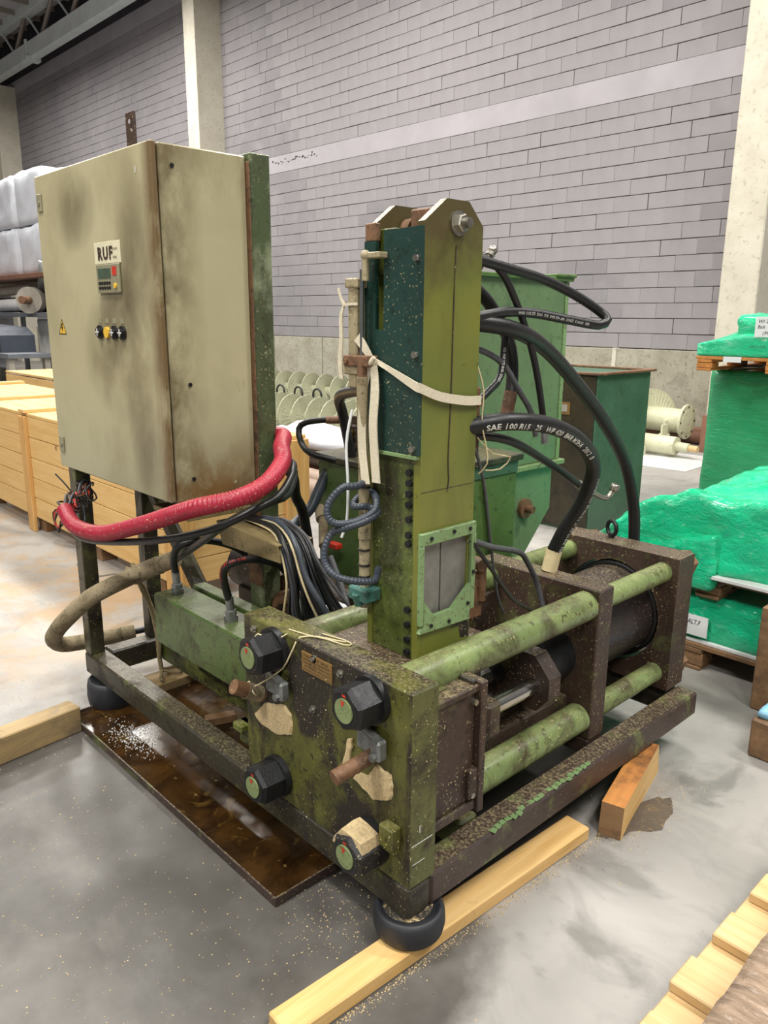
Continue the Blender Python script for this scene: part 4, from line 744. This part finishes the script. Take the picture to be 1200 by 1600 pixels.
# webbing strap
ST = thing('webbing_strap', (-.3, .17, 1.1), 'cream webbing strap knotted round the feed tower with hanging tails', 'strap')
zw = Vector((0, 0, .022))
part('band', MB().ribbon([(-.305, .165, 1.37), (-.27, .170, 1.355), (-.22, .171, 1.335), (-.17, .172, 1.315), (-.163, .178, 1.312), (-.160, .24, 1.29), (-.160, .33, 1.275), (-.162, .388, 1.272)], [Vector((0, .004, .010)), zw * .6, zw * .9, zw, zw, zw, zw, zw]), MT['strap'], ST)
part('tail', MB().ribbon([(-.30, .163, 1.365), (-.292, .160, 1.30), (-.296, .158, 1.22), (-.292, .160, 1.14), (-.286, .160, 1.08)], [(.012, .01, 0), (.022, .006, 0), (.023, .004, 0), (.023, .004, 0), (.023, .004, 0)]), MT['strap'], ST)
part('tail', MB().ribbon([(-.31, .163, 1.365), (-.322, .152, 1.30), (-.325, .148, 1.22), (-.322, .148, 1.15), (-.31, .148, 1.075)], [(.008, .012, 0), (.010, .014, 0), (.010, .016, 0), (.012, .014, 0), (.014, .014, 0)]), MT['strap'], ST)
part('tail', MB().ribbon([(-.305, .162, 1.368), (-.322, .155, 1.395), (-.342, .15, 1.42)], [(.008, .004, .01), (.012, .004, .014), (.016, .004, .018)]), MT['strap'], ST)
part('knot', MB().sphere((-.304, .162, 1.366), .012, 10, (1.2, .7, 1)).tube([(-.316, .156, 1.372), (-.304, .150, 1.358), (-.292, .156, 1.374)], .006, 8), MT['strap'], ST)
single('tied_ribbon', MB().ribbon([(-.39, .155, 1.5), (-.4, .15, 1.47), (-.40, .15, 1.42), (-.405, .15, 1.36), (-.4, .15, 1.32)], [(.006, 0, .002), (.010, .002, 0), (.010, .002, 0), (.012, .002, 0), (.012, .002, 0)]).ribbon([(-.382, .146, 1.49), (-.395, .146, 1.505), (-.405, .146, 1.53)], [(.003, 0, .003), (.005, 0, .004), (.004, 0, .003)]).ribbon([(-.39, .146, 1.492), (-.36, .146, 1.494), (-.34, .148, 1.494)], [(0, 0, .006)] * 3), MT['strap'], 'short cream ribbon tied round the square air cylinder', 'ribbon')
single('rope', MB().tube([(-1.55, .12, .58), (-1.62, .18, .46), (-1.655, .23, .36), (-1.66, .25, .25), (-1.665, .255, .15), (-1.66, .26, .07)], .0095, 8).tube([(-1.556, .10, .57), (-1.615, .19, .45), (-1.663, .236, .33), (-1.652, .25, .2), (-1.67, .26, .1), (-1.68, .27, .062)], .008, 8).tube([(-1.66, .26, .08), (-1.63, .24, .063), (-1.60, .23, .062)], .007, 7).tube([(-1.66, .26, .08), (-1.64, .3, .063), (-1.62, .33, .062)], .007, 7).tube([(-1.665, .26, .08), (-1.69, .3, .063), (-1.69, .35, .062)], .006, 7), MT['rope'], 'frayed beige rope hanging from the canvas sleeve to the timber', 'rope')
single('twine', MB().tube([(-.556, -.02, .497), (-.59, -.035, .50), (-.576, -.03, .52), (-.535, -.045, .508), (-.548, -.022, .484)], .0022, 6).tube([(-.55, -.03, .515), (-.5, -.03, .55), (-.445, -.012, .60), (-.41, -.006, .66), (-.40, .01, .6905), (-.37, .045, .6905), (-.33, .06, .6905), (-.30, .075, .6905)], .0022, 6).tube([(-.46, .02, .6905), (-.40, .03, .6915), (-.34, .05, .6915), (-.29, .06, .6905), (-.28, .075, .6905), (-.31, .08, .6905), (-.38, .065, .6905)], .0022, 6).tube([(-.44, .0, .69), (-.47, -.02, .67), (-.49, -.055, .69), (-.5, -.06, .67)], .002, 6), MT['twine'], 'thin pale twine tied from the left pin over the front plate', 'twine')

# ------------------------------------------------------------------ under and in front of the press
TR = thing('drip_tray', (-1.0, .15, 0), 'rusty brown oil filled drip tray on the floor under the press', 'tray')
part('pan', BX(-1.655, -.36, -.115, .40, .001, .012, .001), MT['rust'], TR); part('oil', BX(-1.648, -.366, -.108, .394, .010, .0145, 0), MT['tray'], TR, 'dark oil with floating sawdust')
part('rim', MB().box(-1.66, -.355, -.12, -.114, .001, .027, .001).box(-1.66, -.355, .399, .405, .001, .027, .001).box(-1.66, -.1654 * 10, -.114, .399, .001, .027, .001).box(-.361, -.355, -.114, .399, .001, .027, .001), MT['frameb'], TR)
g = MB(); rg = random.Random(5)
for k in range(420):
    x = rg.gauss(-1.36, .07); y = rg.gauss(-.02, .03); r_ = rg.uniform(.0015, .004); g.add([(x - r_, y, .0148), (x + r_, y - r_, .0148), (x, y + r_, .0148), (x, y, .0148 + r_)], [(0, 1, 3), (1, 2, 3), (2, 0, 3)])
part('floating_sawdust', g, MT['papar'], TR, kind='stuff')
single('timber_beam', MB().box(-.04, .04, -.52, .52, 0, .041, .004, Matrix.Translation((-.021, .185, 0)) @ Matrix.Rotation(-.044, 4, 'Z')), MT['wood'], 'long pale timber under the front right foot', 'timber')
single('timber_beam', MB().box(-.04, .04, -.9, .0, 0, .098, .004, Matrix.Translation((-1.585, -.124, 0)) @ Matrix.Rotation(.12, 4, 'Z')), MT['woodgrey'], 'tall grey sided timber butting against the left end of the tray', 'timber')
single('timber_beam', BX(-1.72, -1.60, .17, .75, .0, .05, .004), MT['woodgrey'], 'damp timber lying under the left beam where the rope ends', 'timber')
wm = MB().prism([(-.21, 0), (.22, 0), (.19, .112), (-.195, .098)], 0, -.033, .033); wm.mi[5] = 1; wm.mi[3] = 2
single('timber_wedge', wm, [MT['woodor'], MT['wood'], MT['wooddk']], 'split orange timber block propped under the rear right beam', 'timber').matrix_world = Matrix.Translation((.024, .965, 0)) @ Matrix.Rotation(.24, 4, 'Z')
single('timber_offcut', MB().box(-.055, .055, -.02, .02, 0, .03, .002, Matrix.Translation((-1.24, .27, .0146)) @ Matrix.Rotation(1.2, 4, 'Z')), MT['wooddk'], 'small wet timber offcut lying in the drip tray', 'timber')
AP = single('steel_angle', MB().box(-.28, .0, -.02, .02, 0, .012, .002, Matrix.Translation((-3.2, .62, 0)) @ Matrix.Rotation(-.2, 4, 'Z')).box(-.02, .02, 0, .42, 0, .012, .002, Matrix.Translation((-3.2, .62, 0)) @ Matrix.Rotation(-.25, 4, 'Z')), MT['greyflange'], 'bent flat steel angle lying on the floor by the crate', 'steel strip')
# loose sawdust on the floor: uncountable
g = MB(); rg = random.Random(9)
def grain(x, y, z=0):
    a = rg.uniform(0, PI); r_ = rg.uniform(.0008, .0032); c, s_ = math.cos(a) * r_, math.sin(a) * r_
    g.add([(x - c, y - s_, z + .0006), (x + s_ * .4, y - c * .4, z + .0006), (x + c, y + s_, z + .0012), (x - s_ * .4, y + c * .4, z + .0025)], [(0, 1, 2, 3)])
for k in range(1500): grain(rg.uniform(-2.2, .1), rg.gauss(-.45, .3))
for k in range(420): grain(-.25 + rg.gauss(0, .12), -.02 + rg.gauss(0, .09))
for k in range(900):
    t = rg.uniform(-.4, .8); grain(.022 + (t - .185) * .044 + abs(rg.gauss(0, .013)), t)
for k in range(500): grain(.1 + rg.gauss(0, .05), .95 + rg.gauss(0, .18))
for k in range(2600): grain(rg.uniform(-4.4, -1.9), rg.gauss(.45, .25))
single('sawdust', g, MT['sawdust'], 'loose sawdust grains strewn over the floor round the press', 'sawdust', kind='stuff')
hp = [(.085 + .06 * (1 + .35 * math.sin(3 * a + 1) + rg.uniform(-.18, .18)) * math.cos(a), .90 + .14 * (1 + .3 * math.sin(2 * a) + rg.uniform(-.15, .15)) * math.sin(a), .0006) for a in [2 * PI * k / 22 for k in range(22)]]
single('sawdust_heap', MB().add(hp + [(.085 + (x - .085) * .5, .9 + (y - .9) * .5, .006) for x, y, z in hp] + [(.085, .9, .008)], [(k, (k + 1) % 22, 22 + (k + 1) % 22, 22 + k) for k in range(22)] + [(22 + k, 22 + (k + 1) % 22, 44) for k in range(22)], True), MT['dampdust'], 'damp brown sawdust spilt round the propped timber block', 'sawdust', kind='stuff')

# ------------------------------------------------------------------ crates at the left
CA = thing('wooden_crate', (-4.4, 1.5, 0), 'long pale pine crate with upright battens behind the cabinet', 'crate')
X0, X1, Y0, Y1 = -6.9, -2.42, .77, 1.60
xcut = [X0, -4.45, X1]
for k in range(5):
    z0 = .1 + k * .14
    for a, b in ((X0, -4.47), (-4.47, X1)): part('plank', BX(a + .002, b - .002, Y0, Y0 + .024, z0 + .002, z0 + .138, .003), MT['woodx'], CA)
    part('plank', BX(X1 - .024, X1, Y0 + .026, Y1, z0 + .002, z0 + .138, .003), MT['wood'], CA)
for x in (-6.85, -4.45, X1 - .05): part('batten', BX(x - .05, x + .05, Y0 - .026, Y0, .0, .80, .003), MT['woodz'], CA)
for x in (-6.85, -5.4, -4.45, -3.2): part('top_batten', BX(x - .05, x + .05, Y0 - .02, Y1, .822, .846, .003), MT['wood'], CA)
for k in range(6): part('top_board', BX(X0, X1, Y0 + k * .1383, Y0 + k * .1383 + .135, .80, .822, .003), MT['woodx'], CA)
for y in (Y0 + .08, Y1 - .1):
    for x in (-6.6, -5.5, -4.4, -3.5, -2.7): part('skid', BX(x - .06, x + .06, y - .05, y + .05, 0, .1, .003), MT['wooddk'], CA)
part('stencil_mark', flat_text('ie', (-3.95, Y0 - .001, .63), (1, 0, 0), (0, 0, 1)), MT['wooddk'], CA)
part('corner_batten', BX(X1, X1 + .025, 1.44, 1.60, 0, .80, .003), MT['woodz'], CA); part('corner_batten', BX(X1, X1 + .025, .77, .86, 0, .80, .003), MT['woodz'], CA)
CD = thing('wooden_crate', (-9, 3.2, 0), 'pine crate top showing behind the long crate', 'crate')
for k in range(4): part('plank', BX(-9.5, -6.4, 2.3, 2.33, .06 + k * .17, .225 + k * .17, .003), MT['woodx'], CD)
for k in range(6): part('top_board', BX(-9.5, -6.4, 2.3 + k * .142, 2.44 + k * .142, .75, .775, .003), MT['woodx'], CD)
part('end_panel', BX(-6.43, -6.4, 2.33, 3.15, 0, .75, .003), MT['wood'], CD)

# ------------------------------------------------------------------ left background
BG = thing('storage_rack', (-16, 5.2, 0), 'grey steel rack carrying bags and pipes at the far left', 'rack')
for x in (-19.5, -13.4): part('upright', BX(x - .05, x + .05, 4.4, 4.5, 0, 2.2, .004), MT['greym'], BG); part('upright', BX(x - .05, x + .05, 6.0, 6.1, 0, 2.2, .004), MT['greym'], BG)
part('shelf', BX(-19.5, -13.4, 4.4, 6.1, 2.12, 2.2, .004), MT['rustpipe'], BG); part('shelf', BX(-19.5, -13.4, 4.4, 6.1, 1.42, 1.5, .004), MT['greym'], BG)
def puffy(x0, x1, y0, y1, z0, z1, amp=.03, n=8, fr=4.0, seed=0, topfn=None, r=.06):
    nx, ny, nz = [max(3, int(n * (b - a) / max(x1 - x0, y1 - y0, z1 - z0))) for a, b in ((x0, x1), (y0, y1), (z0, z1))]
    bm = bmesh.new(); vd = {}
    def vert(i, j, k):
        if (i, j, k) in vd: return vd[i, j, k]
        u, v_, w_ = i / nx, j / ny, k / nz; tz = z1 if topfn is None else topfn(u, v_)
        p = Vector((x0 + u * (x1 - x0), y0 + v_ * (y1 - y0), z0 + w_ * (tz - z0)))
        c = Vector(((x0 + x1) / 2, (y0 + y1) / 2, (z0 + tz) / 2)); h = Vector(((x1 - x0) / 2, (y1 - y0) / 2, max(.01, (tz - z0) / 2)))
        e = [max(0.0, abs(p[q] - c[q]) - (h[q] - r)) for q in range(3)]; L = math.sqrt(sum(t * t for t in e))
        if L > r > 0:
            for q in range(3):
                s_ = 1 if p[q] > c[q] else -1
                if e[q] > 0: p[q] = c[q] + s_ * (h[q] - r + e[q] / L * r)
        nv = noise.noise_vector(p * fr + Vector((seed, seed * 2.3, 0))); n2 = noise.noise_vector(p * fr * 2.9 + Vector((seed, 0, seed)))
        k_ = 1.0 if k > 0 else .15
        p += (nv * amp + n2 * amp * .5) * k_
        if k == 0: p.z = z0
        vd[i, j, k] = bm.verts.new(p); return vd[i, j, k]
    def quad(a, b, c, d): bm.faces.new((a, b, c, d)).smooth = True
    for i in range(nx):
        for j in range(ny): quad(vert(i, j, nz), vert(i + 1, j, nz), vert(i + 1, j + 1, nz), vert(i, j + 1, nz)); quad(vert(i, j, 0), vert(i, j + 1, 0), vert(i + 1, j + 1, 0), vert(i + 1, j, 0))
    for k in range(nz):
        for i in range(nx): quad(vert(i, 0, k), vert(i + 1, 0, k), vert(i + 1, 0, k + 1), vert(i, 0, k + 1)); quad(vert(i, ny, k), vert(i, ny, k + 1), vert(i + 1, ny, k + 1), vert(i + 1, ny, k))
        for j in range(ny): quad(vert(0, j, k), vert(0, j, k + 1), vert(0, j + 1, k + 1), vert(0, j + 1, k)); quad(vert(nx, j, k), vert(nx, j + 1, k), vert(nx, j + 1, k + 1), vert(nx, j, k + 1))
    m = MB(); bm.verts.index_update(); m.add([q.co.copy() for q in bm.verts], [[q.index for q in f_.verts] for f_ in bm.faces], True); bm.free(); return m
names = ['upper white bulk bag farthest left on the rack', 'upper white bulk bag in the middle of the rack', 'upper white bulk bag beside the cabinet edge', 'lower white bulk bag farthest left on the rack', 'lower white bulk bag in the middle of the rack', 'lower white bulk bag beside the cabinet edge']
for q in range(6):
    i, lv = q % 3, q // 3; x = -18.4 + i * 1.46; z = 3.12 if lv == 0 else 2.2
    single('bulk_bag', puffy(x, x + 1.4, 4.7, 5.9, z, z + (.95 if lv == 0 else .91), .05, 12, 2.2, q * 3.1, r=.12), MT['bag'], names[q], 'bag', 'white bulk bags on the rack')
rows = [((-18, 4.6, 1.62), (-14.6, 4.6, 1.66), .12, 'plastic'), ((-17.5, 4.75, 1.92), (-15.0, 4.75, 1.96), .10, 'greyflange'), ((-18, 4.95, 1.66), (-14.0, 4.95, 1.66), .15, 'rustpipe'), ((-16.6, 5.3, 1.75), (-13.8, 5.3, 1.78), .22, 'greyflange')]
for q, (a, b, r_, mt) in enumerate(rows): single('steel_pipe', MB().cyl(a, b, r_, n=20), MT[mt], ['white wrapped pipe at the front of the rack shelf', 'thin dusty pipe lying on top of the rack pipes', 'rust brown pipe on the rack shelf', 'thick dusty pipe at the back of the rack shelf'][q], 'pipe', 'pipes on the rack')
FLG = thing('flanged_wheel', (-13.9, 4.4, 1.5), 'dusty flanged disc standing beside the cabinet edge on the rack', 'flange')
part('disc', MB().cyl((-14.35, 4.5, 1.72), (-14.2, 4.35, 1.72), .24, n=28), MT['greyflange'], FLG); part('hub', MB().cyl((-14.2, 4.35, 1.72), (-14.0, 4.15, 1.72), .07, n=16), MT['rust'], FLG); part('boss', MB().cyl((-14.9, 4.7, 1.75), (-14.3, 4.5, 1.72), .12, n=16), MT['greyflange'], FLG)
single('duct_elbow', MB().lathe([(.12, 0), (.22, .0), (.22, .5), (.12, .5)], (-14.3, 4.8, 1.93), (.3, 0, 1), 20), MT['zinc'], 'grey round duct collar on the rack beside the cabinet', 'duct')
TB = thing('steel_table', (-14.6, 4.2, 0), 'dusty grey steel table at the far left', 'table')
part('top', BX(-18.5, -13.35, 3.6, 4.35, .72, .80, .004), MT['greym'], TB); part('apron', BX(-18.4, -13.45, 3.65, 3.7, .55, .72, .004), MT['greym'], TB)
for x in (-18.3, -15.9, -13.5):
    for y in (3.68, 4.3): part('leg', BX(x - .07, x + .07, y - .05, y + .05, 0, .72, .004), MT['greyflange'], TB)
part('lower_rail', BX(-18.3, -13.5, 3.66, 3.7, .12, .2, .004), MT['greyflange'], TB)
single('dark_case', MB().prism([(-18.2, .80), (-13.95, .80), (-13.95, 1.1), (-14.3, 1.24), (-18.2, 1.34)], 1, 3.7, 4.3), MT['navy'], 'dark slate case on the grey table', 'case')
WM = thing('white_machine', (-14, 5, 0), 'white boxy machine with green mark beside the dark case', 'machine'); part('housing', BX(-14.6, -13.3, 4.6, 5.2, .7, 1.38, .02), MT['whitem'], WM); part('panel_mark', MB().add([(-14.0, 4.595, 1.05), (-13.75, 4.595, 1.05), (-13.8, 4.595, 1.22), (-14.0, 4.595, 1.12)], [(0, 1, 2, 3)]), MT['bin'], WM); part('base', BX(-14.5, -13.4, 4.65, 5.15, 0, .7, .01), MT['greym'], WM)

# ------------------------------------------------------------------ augers, pipes and rolls in the middle
def auger(name, a, b, rs, rb, pitch, mat, label, shaft='augp', ph=0.0):
    a, b = Vector(a), Vector(b); d = (b - a); L = d.length; d.normalize(); u = d.orthogonal().normalized(); v_ = d.cross(u); o = thing(name, (a + b) / 2 - Vector((0, 0, rb)), label, 'auger')
    part('shaft', MB().cyl(a, b, rs, n=20), MT[shaft], o); m = MB(); n = 22; N = int(L / pitch * n); V = []; F = []
    for i in range(N + 1):
        t = i / n * 2 * PI + ph; h = i / n * pitch; e = u * math.cos(t) + v_ * math.sin(t); c = a + d * h; V += [c + e * rs * .95, c + e * rb, c + e * rb + d * .016, c + e * rs * .95 + d * .016]
    for i in range(N):
        for k in range(4): F.append((i * 4 + k, i * 4 + (k + 1) % 4, i * 4 + 4 + (k + 1) % 4, i * 4 + 4 + k))
    part('flight', m.add(V, F, False), MT[mat], o); return o
auger('screw_conveyor', (-10.6, 6.9, .29), (-6.6, 6.9, .29), .09, .29, .36, 'augp', 'grey green screw conveyor lying by the plinth, the rear one')
auger('screw_conveyor', (-9.2, 4.75, .27), (-5.2, 4.75, .27), .09, .27, .27, 'augp', 'grey green screw conveyor lying in front of the other', ph=1.0)
for k in range(4): single('lifting_hoop', MB().tube([(-8.6 + k * .42 + .09 * math.cos(t), 5.6, .42 + .09 * math.sin(t)) for t in [PI * q / 8 for q in range(9)]], .014, 6).cyl((-8.69 + k * .42, 5.6, 0), (-8.69 + k * .42, 5.6, .42), .014, n=6).cyl((-8.51 + k * .42, 5.6, 0), (-8.51 + k * .42, 5.6, .42), .014, n=6), MT['blackc'], '%s dark wire hoop from the column side, between the two screw conveyors' % ['first', 'second', 'third', 'fourth'][k], 'hoop', 'wire hoops between the augers')
for q, (y, z, x0, x1, mt, lb) in enumerate(((2.75, .09, -6.2, -2.9, 'pipe', 'pinkish brown pipe lying lowest in the pile behind the tank'), (3.0, .1, -6.3, -2.7, 'pipe', 'pinkish brown pipe second in the pile behind the tank'), (3.3, .24, -6.2, -2.9, 'pipe', 'pinkish brown pipe on top of the pile behind the tank'), (3.45, .1, -6.2, -2.6, 'rustpipe', 'rusty pipe at the back of the pile behind the tank'))): single('plastic_pipe', MB().cyl((x0, y, z), (x1, y, z), .095, n=20), MT[mt], lb, 'pipe', 'pipes behind the tank')
single('wrapped_roll', puffy(-5.4, -3.0, 3.55, 3.9, 0, .44, .03, 20, 4, 4.0, r=.14), MT['plastic'], 'white plastic wrapped roll behind the looping hose', 'roll')
single('film_bundle', puffy(-5.2, -3.1, 3.1, 3.5, .335, .44, .03, 20, 6, 9.0, r=.05), MT['bag'], 'crumpled white film bundle lying on the pipe pile', 'bundle')
SG = thing('small_pallet', (-10.6, 7.1, 0), 'small wooden pallet by the plinth left of the augers', 'pallet')
for k in range(4): part('deck_board', BX(-11.4, -10.4, 6.8 + k * .17, 6.95 + k * .17, .11, .14, .003), MT['woodor'], SG)
for x in (-11.3, -10.9, -10.5): part('bearer', BX(x - .06, x + .06, 6.8, 7.46, 0, .11, .003), MT['wooddk'], SG)
single('wrapped_load', puffy(-11.3, -10.6, 6.85, 7.4, .14, .42, .03, 12, 5, 2.0, r=.08), MT['film'], 'small green wrapped load on the pallet by the augers', 'load')

# ------------------------------------------------------------------ right background: pale auger tubes, brown pipes
PA = thing('auger_tube', (-3.6, 7.9, 0), 'pale flanged auger tube with big spiral blade by the plinth', 'auger')
part('tube', MB().cyl((-4.5, 7.9, .3), (-3.22, 7.9, .28), .145, n=28), MT['augl'], PA)
part('end_flange', MB().cyl((-3.22, 7.9, .28), (-3.19, 7.9, .28), .205, n=32).cyl((-3.19, 7.9, .28), (-3.185, 7.9, .28), .14, n=28), MT['augl'], PA)
for k in range(8): a = k * PI / 4; part('flange_hole', MB().cyl((-3.188, 7.9 + .175 * math.cos(a), .28 + .175 * math.sin(a)), (-3.186, 7.9 + .175 * math.cos(a), .28 + .175 * math.sin(a)), .014, n=10), MT['brown'], PA)
V = []; F = []
for i in range(25):
    t = -.9 + i / 24 * 3.9; c = Vector((-3.98 + i * .020, 7.9, .29)); e = Vector((0, -math.cos(t), math.sin(t))); V += [c + e * .14, c + e * .35, c + e * .35 + Vector((.015, 0, 0)), c + e * .14 + Vector((.015, 0, 0))]
for i in range(24):
    for k in range(4): F.append((i * 4 + k, i * 4 + (k + 1) % 4, i * 4 + 4 + (k + 1) % 4, i * 4 + 4 + k))
part('spiral_blade', MB().add(V, F), MT['augl'], PA)
part('stand', MB().box(-3.4, -3.36, 7.7, 7.82, 0, .3, .004).box(-3.42, -3.3, 7.66, 7.72, 0, .14, .004).box(-4.35, -4.3, 7.7, 8.05, 0, .18, .004), MT['augl'], PA)
PB = thing('auger_tube', (-3.2, 7.0, 0), 'thin pale auger tube with flange lying in front', 'auger')
part('tube', MB().cyl((-3.56, 7.0, .135), (-2.86, 7.0, .125), .1, n=24).cyl((-2.86, 7.0, .125), (-2.72, 7.0, .12), .05, n=18), MT['augl'], PB); part('shaft_end', MB().cyl((-2.72, 7.0, .12), (-2.62, 7.0, .117), .035, n=14), MT['woodpale'], PB, 'bare yellowish shaft end')
part('end_flange', MB().cyl((-3.6, 7.0, .17), (-3.56, 7.0, .17), .17, n=28), MT['augl'], PB); part('paddle', MB().box(-3.22, -3.2, 6.86, 6.89, .1, .32, .002).box(-3.05, -3.03, 6.98, 7.1, .18, .34, .002).box(-3.18, -3.15, 6.84, 6.88, 0.0, .1, .002), MT['augl'], PB); part('blade', MB().cyl((-3.80, 7.35, .30), (-3.77, 7.33, .30), .30, n=28), MT['augl'], PB)
for q in range(2): single('brown_pipe', MB().cyl((-4.3, 8.1 + q * .2, .09), (-2.9 + q * .1, 8.1 + q * .2, .09), .088, n=20), MT['rustpipe'], ['brown pipe lying in front, along the plinth', 'brown pipe touching the plinth behind the other'][q], 'pipe', 'brown pipes along the plinth')
single('brown_post', BX(-2.86, -2.74, 7.55, 7.67, 0, .42, .004), MT['rustpipe'], 'short rust brown post standing by the right column', 'post')
single('plastic_sheet', MB().add([(-4.0, 6.2, .004), (-2.4, 6.3, .004), (-2.45, 7.3, .004), (-4.1, 7.25, .004), (-4.0, 6.2, .001), (-2.4, 6.3, .001), (-2.45, 7.3, .001), (-4.1, 7.25, .001)], [(0, 1, 2, 3), (4, 5, 1, 0), (5, 6, 2, 1), (6, 7, 3, 2), (7, 4, 0, 3)]), MT['plastic'], 'flat pale plastic sheet on the floor under the auger tube', 'sheet')

# ------------------------------------------------------------------ green wrapped pallets at the right
def pallet(loc, rz, L, W, label, mat='wooddk', H=.12):
    o = thing('pallet', loc, label, 'pallet'); o.rotation_euler = (0, 0, rz); ORI[o.name] = Vector((0, 0, 0))
    for k in range(6): y = -W / 2 + k * (W - .1) / 5; part('deck_board', BX(-L / 2, L / 2, y, y + .1, H - .022, H, .003), MT[mat], o)
    for x in (-L / 2 + .06, 0, L / 2 - .06):
        part('stringer', BX(x - .05, x + .05, -W / 2, W / 2, H - .044, H - .023, .003), MT[mat], o)
        for y in (-W / 2 + .06, 0, W / 2 - .06): part('block', BX(x - .055, x + .055, y - .055, y + .055, .018, H - .045, .004), MT[mat], o)
        part('bottom_board', BX(x - .05, x + .05, -W / 2, W / 2, 0, .017, .003), MT[mat], o)
    return o
pallet((-.30, 2.42, 0), 0, 1.1, .8, 'weathered wooden pallet on the floor under the labelled green package')
GP = thing('wrapped_package', (-.4, 2.4, .12), 'low green wrapped package with white paper label', 'package')
part('film', puffy(-.84, -.015, 2.04, 2.8, .128, .33, .010, 34, 7, 3.3, r=.03), MT['film'], GP); part('base_board', BX(-.845, -.01, 2.03, 2.81, .1205, .135, .002), MT['papar'], GP)
part('paper_label', MB().box(-.345, -.235, 2.018, 2.022, .155, .245, 0), MT['papar'], GP, 'white handwritten paper label'); part('handwriting', flat_text('balt', (-.335, 2.0175, .205), (.75, 0, 0), (0, 0, 1)), MT['blackm'], GP); part('handwriting', flat_text('two', (-.33, 2.0175, .178), (.75, 0, 0), (0, 0, 1)), MT['blackm'], GP)
pallet((-.25, 2.42, .335), 0, 1.15, .82, 'dark wooden pallet under the big crumpled green load', H=.10)
def lumptop(u, v_):
    return .44 + .36 * min(1, max(0, u * 2.6)) ** .6 * (1 - .15 * v_) - .05 * abs(u - .6) + .03 * math.sin(u * 9 + v_ * 5)
LM = thing('wrapped_load', (-.3, 2.45, .436), 'big crumpled bright green wrapped load right of the rear plate', 'load')
part('film', puffy(-.83, .35, 2.0, 2.95, .437, .8, .030, 60, 5, 7.7, topfn=lumptop, r=.05), MT['film'], LM)
part('drape', puffy(-.56, -.22, 1.965, 2.05, .38, .62, .02, 26, 8, 1.2, topfn=lambda u, v_: .52 + .1 * u, r=.02), MT['film'], LM)
part('base_board', BX(-.22, .36, 1.96, 2.98, .4365, .452, .002), MT['plastic'], LM)
single('timber_bearer', BX(.03, .34, 1.85, 2.02, .0, .42, .006), MT['wooddk'], 'upright weathered timber block beside the labelled green package', 'timber')
single('timber_block', BX(.165, .5, 1.5, 1.85, 0, .14, .006), MT['wooddk'], 'weathered timber block on the floor at the right edge', 'timber')
single('blue_bag', puffy(.17, .5, 1.52, 1.83, .14, .175, .012, 16, 8, 4, r=.015), MT['skyblue'], 'pale blue plastic bag lying on the timber block', 'bag')
pallet((-.98, 5.15, 0), 0, 1.1, 1.1, 'wooden pallet under the tall green wrapped stack')
single('wrapped_stack', puffy(-1.5, -.45, 4.6, 5.7, .12, 1.115, .008, 26, 3, 6.1, r=.03), MT['filmd'], 'tall deep green wrapped stack under the top pallet', 'stack')
pallet((-.95, 4.85, 1.12), 0, 1.05, 1.1, 'wooden pallet lying on top of the tall green stack', 'woodor', H=.1)
TG = thing('wrapped_load', (-.95, 4.85, 1.22), 'green wrapped load with white note on the topmost pallet', 'load')
def tgtop(u, v_): return 1.31 + .17 * min(1, u * 3.2) * min(1, (1 - u) * 3.2) * min(1, v_ * 2.2 + .35)
part('film', puffy(-1.48, -.4, 4.3, 5.4, 1.222, 1.5, .008, 34, 4, 8.8, topfn=tgtop, r=.012), MT['film'], TG)
part('film_bulge', puffy(-1.25, -.5, 4.32, 4.8, 1.30, 1.5, .02, 30, 6, 5.5, r=.06), MT['film'], TG)
part('paper_note', MB().box(-1.09, -.86, 4.283, 4.287, 1.355, 1.485, 0), MT['papar'], TG, 'white handwritten note'); part('handwriting', flat_text('wl1', (-1.075, 4.2825, 1.445), (.7, 0, 0), (0, 0, .7)), MT['blackm'], TG); part('handwriting', flat_text('wl2', (-1.075, 4.2825, 1.41), (.7, 0, 0), (0, 0, .7)), MT['blackm'], TG); part('handwriting', flat_text('wl3', (-1.04, 4.2825, 1.37), (.7, 0, 0), (0, 0, .7)), MT['blackm'], TG); part('handwriting', flat_text('arg', (-1.12, 4.288, 1.285), (.8, 0, 0), (0, 0, .7)), MT['bin'], TG)
part('paper_tab', BX(-1.28, -1.16, 4.29, 4.295, 1.185, 1.222, 0), MT['papar'], TG)

# ------------------------------------------------------------------ pallet with clear wrapped load, bottom right corner
CP = thing('pallet', (.9, .4, 0), 'new pale pine pallet in the bottom right corner under clear film', 'pallet')
part('stringer', BX(.50, .60, -.4, 1.25, .095, .118, .003), MT['woodpale'], CP); part('stringer', BX(.95, 1.05, -.4, 1.25, .095, .118, .003), MT['woodpale'], CP)
for k in range(9): part('deck_board', BX(.5 + (k % 3) * .004, 1.25, -.31 + k * .19, -.21 + k * .19, .118, .144, .003), MT['woodpale'], CP)
for y in (-.3, .4, 1.15):
    for x in (.56, 1.0): part('block', BX(x - .05, x + .05, y - .06, y + .06, .0, .095, .004), MT['woodpale'], CP)
single('clear_wrapped_load', puffy(.64, 1.25, -.3, 1.2, .1445, .30, .010, 50, 7, 2.2, r=.02), MT['filmc'], 'load under shiny clear film on the new pallet', 'load')
